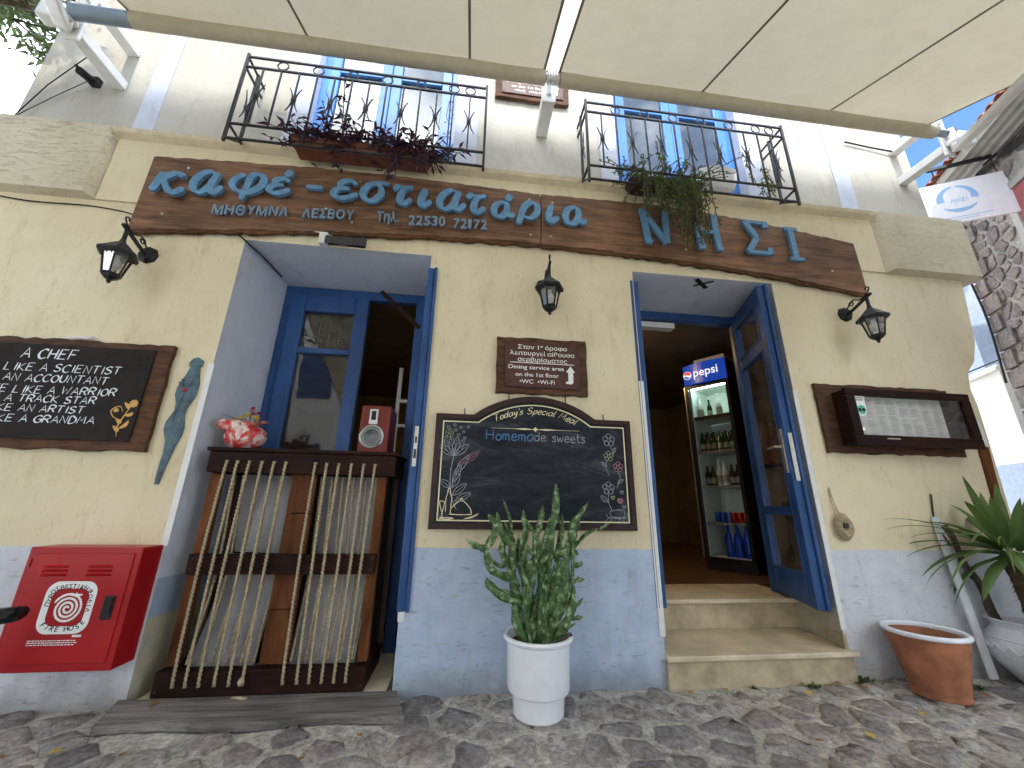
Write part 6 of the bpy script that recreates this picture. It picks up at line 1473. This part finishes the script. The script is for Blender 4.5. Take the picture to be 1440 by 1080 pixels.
t = thing('standing_shelf', 'pale metal shelf rack in the dark room left doorway', 'shelf', (-.6, 1.5, .37)); mb = MB()
for x in (-.70, -.52): mb.bar((x, 1.3, .37), (x, 1.3, 2.35), .035, .035, (0, 1, 0))
for z in (1.3, 1.75, 2.0): mb.bar((-.70, 1.3, z), (-.52, 1.3, z), .03, .03)
mb.build('rack', M['white_metal'], t)
mb = MB(); mb.bar((-.745, .30, 2.66), (-.42, .30, 2.36), .035, .012, (0, 1, 0)); tag(mb.build('awning_crank', M['dark_wood'], None), 'dark slat propped diagonally in the left doorway top corner', 'slat')

# ------------------------------------------------------------------ stone house across the alley
u = Vector((-.485, -.875, 0)).normalized(); nn = Vector((-.875, .485, 0)).normalized(); O = Vector((6.36, 1.0, 0))
def S3(s_, z, o=0): return O+u*s_+nn*o+Vector((0, 0, z))
sh = thing('stone_house', 'rough grey stone house with tiled eave on the right', 'building', tuple(S3(1.5, 0)))
mb = MB(); mb.add([S3(0, -.1), S3(3.2, -.1), S3(3.2, 5.02), S3(0, 5.02), S3(0, -.1, -3), S3(3.2, -.1, -3), S3(3.2, 5.02, -3), S3(0, 5.02, -3)], [(0,1,2,3),(4,0,3,7),(1,5,6,2),(5,4,7,6)])
mb.build('wall', M['wall_mortar'], sh)
rnd = random.Random(21); pts = scatter(0.02, 3.1, 1.8, 4.98, .15, 5000, rnd, 1.3); cells = voronoi(pts, .8); cnt = 0
for p, c_ in zip(pts, cells):
    if len(c_) < 3: continue
    cx, cy, size, r = piece(c_, rnd.uniform(.006, .022), rnd, .010)
    if cx < .06 or (.76 < cx < 1.62 and 3.50 < cy < 4.72) or len(r) < 5: continue
    h = rnd.uniform(.006, .020); r = [(max(.01, a), min(4.97, b)) for a, b in r]; m_ = len(r); vs = [S3(a, b, -.01) for a, b in r]+[S3(cx+(a-cx)*.88, cy+(b-cy)*.88, h+rnd.uniform(-.005, .005)) for a, b in r]+[S3(cx, cy, h+rnd.uniform(0, .012))]
    mb = MB(); mb.add(vs, [(i, (i+1) % m_, (i+1) % m_+m_, i+m_) for i in range(m_)]+[(m_+i, m_+(i+1) % m_, 2*m_) for i in range(m_)])
    mb.build('stone', M['wall_stone'], sh, smooth=50)
# corner quoins
for k in range(14):
    z = 1.7+.235*k; w_ = .26 if k % 2 else .16; mb = MB(); vs = [S3(a, zz, o_) for zz in (z+.01, z+.22) for a, o_ in ((-.03, -.25), (-.03, .03), (w_, .035), (w_, -.25))]
    mb.add(vs, [(0,1,2,3),(7,6,5,4),(0,4,5,1),(1,5,6,2),(2,6,7,3)]); mb.build('stone', M['wall_stone'], sh, bevel=.008)
# stepped cornice mouldings and tiles
prof_ = [(0, 4.985), (.05, 4.97), (.06, 5.0), (.13, 4.985), (.145, 5.02), (.21, 5.0), (.225, 5.035), (.29, 5.01), (.31, 5.05), (.31, 5.10), (-.3, 5.25)]
mb = MB(); A_ = [S3(-.33, z, o_) for o_, z in prof_]; B_ = [S3(3.2, z, o_) for o_, z in prof_]; k_ = len(prof_); mb.add(A_+B_, [(i, i+k_, i+1+k_, i+1) for i in range(k_-1)]+[tuple(range(k_)), tuple(reversed(range(k_, 2*k_)))]); mb.build('cornice', M['eave'], sh)
for k in range(28):
    s0 = -.34+.125*k; mb = MB(); n = 6; vs = []
    for (o_, z) in ((.37, 5.10), (-.55, 5.42)):
        for j in range(n+1): a = PI*j/n; vs.append(S3(s0+.055*math.cos(a), z+.045*math.sin(a), o_))
        for j in range(n+1): a = PI*j/n; vs.append(S3(s0+.042*math.cos(a), z+.032*math.sin(a), o_))
    q = n+1; mb.add(vs, [(j, j+1, j+1+2*q, j+2*q) for j in range(n)]+[(j+q, j+3*q, j+1+3*q, j+1+q) for j in range(n)]+[(j, j+q, j+1+q, j+1) for j in range(n)]); mb.build('roof_tile', M['tile'], sh, smooth=60)
    mb = MB(); vs = []
    for (o_, z) in ((.355, 5.085), (-.55, 5.40)):
        for j in range(n+1): a = PI+PI*j/n; vs.append(S3(s0+.0625+.05*math.cos(a), z+.04+.035*math.sin(a), o_))
    mb.add(vs, [(j, j+q, j+1+q, j+1) for j in range(n)]); mb.build('channel_tile', M['tile'], sh, smooth=60)
mb = MB(); mb.add([S3(-.3, 5.2, .3), S3(3.2, 5.2, .3), S3(3.2, 6.2, -1.5), S3(-.3, 6.2, -1.5)], [(0, 1, 2, 3)]); mb.build('roof', M['tile'], sh)
def sbox(mb, s0, s1, z0, z1, o0, o1):
    vs = [S3(a, z, o_) for z in (z0, z1) for a, o_ in ((s0, o0), (s1, o0), (s1, o1), (s0, o1))]; mb.add(vs, [(0,1,2,3),(7,6,5,4),(4,5,1,0),(5,6,2,1),(6,7,3,2),(7,4,0,3)])
mb = MB(); sbox(mb, .80, .88, 3.52, 4.56, -.02, .03); sbox(mb, 1.54, 1.62, 3.52, 4.56, -.02, .03); sbox(mb, .88, 1.54, 4.48, 4.56, -.02, .03); sbox(mb, .86, 1.54, 3.52, 3.60, -.02, .03); mb.build_each('window_surround', M['eave'], sh)
for (a, b) in ((.885, 1.205), (1.215, 1.535)):
    mb = MB(); sbox(mb, a, b, 3.605, 4.475, -.01, .012); sh_ = mb.build('shutter', M['shutter_red'], sh)
    mb = MB(); sbox(mb, a+.05, b-.05, 3.66, 4.05, .013, .022); sbox(mb, a+.05, b-.05, 4.12, 4.42, .013, .022); mb.build_each('shutter_panel', M['shutter_red'], sh_, bevel=.004)
# wall cables
mb = MB(); rr = random.Random(1)
for k in range(5): mb.tube(catmull([S3(.2+.05*k, 4.90-.03*k, .05), S3(.7, 4.86+.02*k, .07), S3(1.3, 4.90-.03*k, .06), S3(2.2, 4.88, .05)], 4), .008, 5)
mb.tube(catmull([S3(.02, 4.7, .05), S3(-.02, 4.0, .05), S3(.02, 3.3, .05), S3(-.05, 2.5, .05)], 4), .012, 5)
mb.build_each('cable', M['black_matte'], sh)
# hanging white sign
t = thing('hanging_sign', 'white hanging sign with pale blue ring emblem beside the stone house', 'sign', tuple(S3(.9, 4.17, .35)))
def H3(n_, z, d=0): return S3(.9+d, z, n_)
mb = MB(); mb.bar(H3(.02, 4.98), H3(.62, 4.97), .035, .035); mb.bar(H3(.02, 4.98, .03), H3(.16, 4.86, .03), .02, .02); mb.build('arm', M['iron'], t)
mb = MB(); mb.bar(H3(.06, 4.76), H3(.06, 4.96), .008, .008, (1, 0, 0)); mb.bar(H3(.58, 4.74), H3(.58, 4.95), .008, .008, (1, 0, 0)); mb.build_each('hanger', M['iron'], t)
def hb(mb, a, b, z0, z1, d0, d1):
    vs = [H3(n_, z, d) for z in (z0, z1) for n_, d in ((a, d0), (b, d0), (b, d1), (a, d1))]; mb.add(vs, [(0,1,2,3),(7,6,5,4),(4,5,1,0),(5,6,2,1),(6,7,3,2),(7,4,0,3)])
mb = MB(); hb(mb, .01, .78, 4.19, 4.745, -.012, .012); mb.build('panel', M['pot_white'], t)
M['pale_blue_print'] = simple('pale_blue_print', (.30, .50, .78), .5, var=.03)
def hp(pts, d=.0135): return [H3(a, z, d) for a, z in pts]
mb = MB(); cz_ = 4.50; cn = .46
for (a0, a1) in ((-8, 85), (95, 188), (215, 325)):
    o_ = []; i_ = []
    for k in range(15):
        a = math.radians(a0+(a1-a0)*k/14); w_ = .010+.040*math.sin(PI*k/14) if a0 > 200 else (.070 - .052*(k/14 if a0 < 90 else 1-k/14))
        o_.append((cn-.18*math.cos(a), cz_+.18*math.sin(a))); i_.append((cn-(.18-w_)*math.cos(a), cz_+(.18-w_)*math.sin(a)))
    mb.add(hp(o_)+hp(i_), [(k, k+1, k+16, k+15) for k in range(14)])
mb.bar(H3(cn+.04, cz_-.10, .0135), H3(cn-.06, cz_+.12, .0135), .004, .001)
mb.build('ring_emblem', M['pale_blue_print'], t)
Bs = Matrix(((-nn.x, 0, u.x, 0), (-nn.y, 0, u.y, 0), (0, 1, 0, 0), (0, 0, 0, 1)))
p_ = H3(cn, cz_-.045, .0145); font_mesh('lettering', 'ΝΗΣΙ', .06, p_.x, p_.y, p_.z, M['pale_blue_print'], t, align='CENTER', basis=Bs, shear=.3)
mb = MB()
for k, (a, b) in enumerate(((.22, .62), (.34, .56))): mb.add(hp([(a, 4.255-.03*k), (b, 4.255-.03*k), (b, 4.263-.03*k), (a, 4.263-.03*k)]), [(0, 1, 2, 3)])
mb.build('small_print', M['pale_blue_print'], t)

# white house and peach house further up the alley
wh = thing('white_house', 'white plastered house with pale blue base up the alley', 'building', (7.2, 1.6, 0))
K = Vector((7.22, 1.60, 0)); uu = -u   # away from us
def K3(s_, z, o=0): return K+uu*s_+nn*o+Vector((0, 0, z))
def kbox(mb, s0, s1, z0, z1, o0, o1):
    vs = [K3(a, z, o_) for z in (z0, z1) for a, o_ in ((s0, o0), (s1, o0), (s1, o1), (s0, o1))]; mb.add(vs, [(0,3,2,1),(4,5,6,7),(0,1,5,4),(1,2,6,5),(2,3,7,6),(3,0,4,7)])
mb = MB(); kbox(mb, 0, 6, 1.66, 2.90, 0, -2.5); mb.build('wall', M['white_house'], wh)
mb = MB(); kbox(mb, -.02, 6, -.1, 1.655, .02, -2.5); mb.build('blue_base', M['blue_base_shaded_wall'], wh)
mb = MB(); kbox(mb, -.04, 6, 2.90, 2.94, .05, -2.5); kbox(mb, -.02, 6, 2.95, 2.985, .02, -2.5); mb.build_each('string_course', M['white_house'], wh)
mb = MB(); kbox(mb, .25, 6, 2.99, 5.2, -.02, -2.5); mb.build('upper_wall', M['blue_base_shaded_wall'], wh)  # upper floor lies in shade; that shade is painted in as pale blue
mb = MB(); mb.tube([K3(-.3, 2.98, .10), K3(1.0, 3.02, .10), K3(3.0, 3.0, .1)], .01, 5); mb.build_each('cable', M['black_matte'], wh)
ph = thing('peach_house', 'tall sunlit peach house closing the end of the alley', 'building', (12, 7, 0))
mb = MB(); mb.box(10.5, 18, 5.2, 12, -.1, 7.4); mb.build('wall', M['peach_house'], ph)
mb = MB(); mb.box(10.3, 18, 5.0, 12, 7.4, 7.55); mb.build('roof_edge', M['eave'], ph)
mb = MB()
for x in (11.2, 11.9): mb.bar((x, 5.1, 7.5), (x, 5.1, 8.5), .04, .04, (0, 1, 0))
mb.bar((11.0, 5.1, 8.3), (12.4, 5.1, 8.4), .03, .03); mb.bar((11.0, 5.1, 7.9), (12.4, 5.1, 8.0), .03, .03); mb.build('aerial', M['iron'], ph)

# ------------------------------------------------------------------ trees
def tree(loc, h, label, seed, rad, nl, leafl, lean=(0, 0), low=.35):
    rr = random.Random(seed); t = thing('tree', label, 'tree', loc); base = Vector(loc); top = base+Vector((lean[0], lean[1], h*.6))
    tr = MB(); tr.tube([base, base.lerp(top, .35)+Vector((.1, .05, 0)), base.lerp(top, .7), top], [.20, .16, .12, .08], 10)
    tips = []
    for k in range(22):
        s0 = base.lerp(top, rr.uniform(low, 1)); a = rr.uniform(0, 2*PI); e = s0+Vector((math.cos(a)*rad*rr.uniform(.5, 1), math.sin(a)*rad*rr.uniform(.5, 1), rr.uniform(-.1, h*.38)))
        mid = s0.lerp(e, .5)+Vector((0, 0, .25)); tr.tube(catmull([s0, mid, e], 4), [.055*(1-i/9)+.012 for i in range(9)], 6)
        for j in range(7):
            q_ = s0.lerp(e, rr.uniform(.35, 1)); e2 = q_+Vector((rr.uniform(-1, 1), rr.uniform(-1, 1), rr.uniform(-.5, .7)))*rad*.36
            tr.tube([q_, q_.lerp(e2, .5)+Vector((0, 0, .05)), e2], [.015, .010, .005], 4); tips.append((q_, e2))
    tr.build('trunk', M['bark'], t, smooth='all')
    lv = MB()
    for i in range(nl):
        a_, b_ = rr.choice(tips); p = a_.lerp(b_, rr.uniform(.3, 1.15))+Vector((rr.gauss(0, .10), rr.gauss(0, .10), rr.gauss(0, .10)))
        az = rr.uniform(0, 2*PI); d = Vector((math.cos(az), math.sin(az), rr.uniform(-1.0, .2))).normalized(); l_ = leafl*rr.uniform(.6, 1.3); w_ = d.cross(Vector((rr.uniform(-1, 1), rr.uniform(-1, 1), 1))).normalized()*l_*.16
        lv.add([p, p+d*l_*.45+w_, p+d*l_+Vector((0, 0, -l_*.2)), p+d*l_*.45-w_], [(0, 1, 2), (0, 2, 3)])
    lv.build('crown', M['tree_leaf'], t, stuff=True); return t
tree((-6.4, .4, 0), 9.6, 'leafy narrow-leaved tree beyond the left corner of the house, overhanging the street', 3, 2.9, 13000, .13, (.9, -.9), .74)
tree((-6.9, -3.4, 0), 9.5, 'big unseen tree added behind the camera to shade the left wall', 4, 3.3, 24000, .30, (.6, .3), .6)  # out of view, added to keep skylight off the left wall
tree((5.0, -7.2, 0), 5.0, 'round tree across the street opposite the doorway', 5, 2.4, 8000, .22)
oh = thing('opposite_house', 'tall ochre house across the street behind the camera', 'building', (0, -9, 0))
mb = MB(); mb.box(-7, 5.5, -15, -9, -.1, 12.9); mb.build('wall', M['white_house'], oh); mb = MB(); mb.box(-7.2, 5.7, -15, -8.9, 12.9, 13.05); mb.build('roof', M['tile'], oh)
for x in (-5, -2.5, 0, 2.5, 5):
    for z in (1.0, 4.2, 7.4, 10.2): MB().box(x-.5, x+.5, -8.999, -8.96, z, z+1.7).build('window', M['blue'], oh)

ln = thing('left_blocker_house', 'unseen pale plastered house added at left to block light', 'building', (-9, -4, 0))  # unseen house, put in to cut the light reaching the left wall
mb = MB(); mb.box(-14, -8.2, -8.9, -2.3, -.1, 5); mb.build('wall', M['white_house'], ln); MB().box(-14.2, -8.0, -8.95, -2.1, 5, 5.15).build('roof', M['tile'], ln)
for y in (-8, -6, -4): MB().box(-8.199, -8.16, y-.5, y+.5, 1.1, 2.8).build('window', M['blue'], ln)

# ------------------------------------------------------------------ fallen leaves, weeds, black seat
M['leaf_yellow'] = simple('yellow_fallen_leaf', (.50, .36, .09), .7, 0, .3, 20); M['leaf_brown'] = simple('brown_fallen_leaf', (.27, .13, .05), .7, 0, .3, 20); M['leaf_green'] = simple('pale_fallen_leaf', (.30, .34, .13), .7, 0, .3, 20)
LV = [(-1.49,-.10,.045,'leaf_brown','curled brown leaf lying on the grey plank'),(-1.60,-.40,.05,'leaf_yellow','yellow leaf before the left end of the plank'),(-1.80,-.45,.035,'leaf_brown','small orange leaf left of the plank end'),
 (-2.32,-.27,.075,'leaf_green','large pale green leaf below the fire cabinet'),(-1.35,-.45,.03,'leaf_brown','tiny brown leaf before the plank'),(-.42,-.38,.03,'leaf_brown','small tan leaf left of the white pot'),
 (-.60,-.53,.028,'leaf_brown','tan leaf near the front edge, left middle'),(1.34,-.13,.045,'leaf_yellow','pale yellow leaf at the foot of the steps, left end'),(1.56,-.04-.07,.04,'leaf_yellow','yellow leaf on a cobble before the steps'),
 (2.03,-.20,.055,'leaf_yellow','upright yellow leaf before the right end of the steps'),(2.30,-.06,.05,'leaf_brown','brown leaf beside the weed at the steps corner'),(2.42,-.10,.06,'leaf_brown','curled brown leaf left of the terracotta pot'),
 (2.18,-.36,.035,'leaf_brown','small brown leaf on a large reddish cobble'),(2.42,-.44,.04,'leaf_yellow','slim yellow leaf before the terracotta pot'),(1.95,-.62,.05,'leaf_yellow','yellow leaf at the front right edge'),
 (1.66,-.60,.035,'leaf_brown','reddish leaf at the front edge, right of middle'),(1.10,-.33,.03,'leaf_brown','small leaf on mortar right of the white pot'),(3.05,-.30,.06,'leaf_brown','dry leaf by the foot of the white urn')]
for k, (x, y, s_, mt, lab) in enumerate(LV):
    rr = random.Random(100+k); a = rr.uniform(0, 2*PI); mb = MB(); z0_ = .048 if k == 0 else .020; pts = []
    lob = [(0, 0), (.30, .42), (.42, .30), (.62, .55), (.70, .28), (1.0, .0), (.70, -.28), (.60, -.52), (.42, -.30), (.28, -.40)]
    for (p, q_) in lob: pts.append((x+s_*(p*math.cos(a)-q_*math.sin(a)), y+s_*(p*math.sin(a)+q_*math.cos(a)), z0_+s_*(.35*q_*q_+.12*p*rr.random())))
    pts.append((x+s_*.45*math.cos(a), y+s_*.45*math.sin(a), z0_+.0)); n = len(lob)
    mb.add(pts, [(i, (i+1) % n, n) for i in range(n)]); mb.tube([(x, y, z0_), (x-s_*.35*math.cos(a), y-s_*.35*math.sin(a), z0_+.004)], .0012, 4)
    tag(mb.build('fallen_leaf', M[mt], None), lab, 'leaf', 'fallen leaves on the cobbles')
for k, (x, y, r, lab) in enumerate(((2.52, -.03, .07, 'green weed tuft at the right foot of the steps'), (2.15, -.07, .05, 'low weed before the right half of the steps'), (1.78, -.055, .03, 'tiny weed at the step base'), (-2.05, -.33, .07, 'small leafy weed below the fire cabinet'), (-1.95, -.50, .07, 'leafy weed at the bottom left of the street'), (3.15, -.16, .07, 'dry weed tuft between terracotta pot and urn'))):
    rr = random.Random(200+k); mb = MB()
    for j in range(46):
        a = rr.uniform(0, 2*PI); d = Vector((math.cos(a), math.sin(a), rr.uniform(.1, 1))).normalized(); p = Vector((x+rr.gauss(0, r*.35), y+rr.gauss(0, r*.2), .004)); l_ = rr.uniform(.3, .8)*r; w_ = Vector((-math.sin(a), math.cos(a), 0))*l_*.22
        mb.add([p, p+d*l_*.5+w_, p+d*l_, p+d*l_*.5-w_], [(0, 1, 2), (0, 2, 3)])
    tag(mb.build('weed', M['weed'], None), lab, 'weed', 'weeds between the stones')
t = thing('motorbike_seat', 'glossy black curved seat tip poking in at the lower left edge', 'seat', (-2.05, -.55, 0))
mb = MB(); n = 12; m_ = 12; vs = []
for i in range(n+1):
    uu_ = i/n; x = -2.35+.60*uu_; zc = .535+.06*uu_**.7-.02*uu_
    hw = .11*(1-.55*uu_**2); hh = .055*(1-.6*uu_)+.006
    for j in range(m_): a = 2*PI*j/m_; vs.append((x, -.62+hw*math.cos(a), zc-.05*(1-uu_)+hh*math.sin(a)))
mb.add(vs, [(i*m_+j, i*m_+(j+1) % m_, (i+1)*m_+(j+1) % m_, (i+1)*m_+j) for i in range(n) for j in range(m_)]+[tuple(range(m_)), tuple(range(n*m_, (n+1)*m_))]); mb.build('cushion', M['black_leather'], t, smooth='all')
mb = MB(); mb.tube([(-2.35, -.62, .47), (-2.38, -.62, .25), (-2.40, -.62, .02)], .03, 10); mb.box(-2.55, -2.25, -.75, -.49, .0, .03); mb.build('support', M['iron'], t)
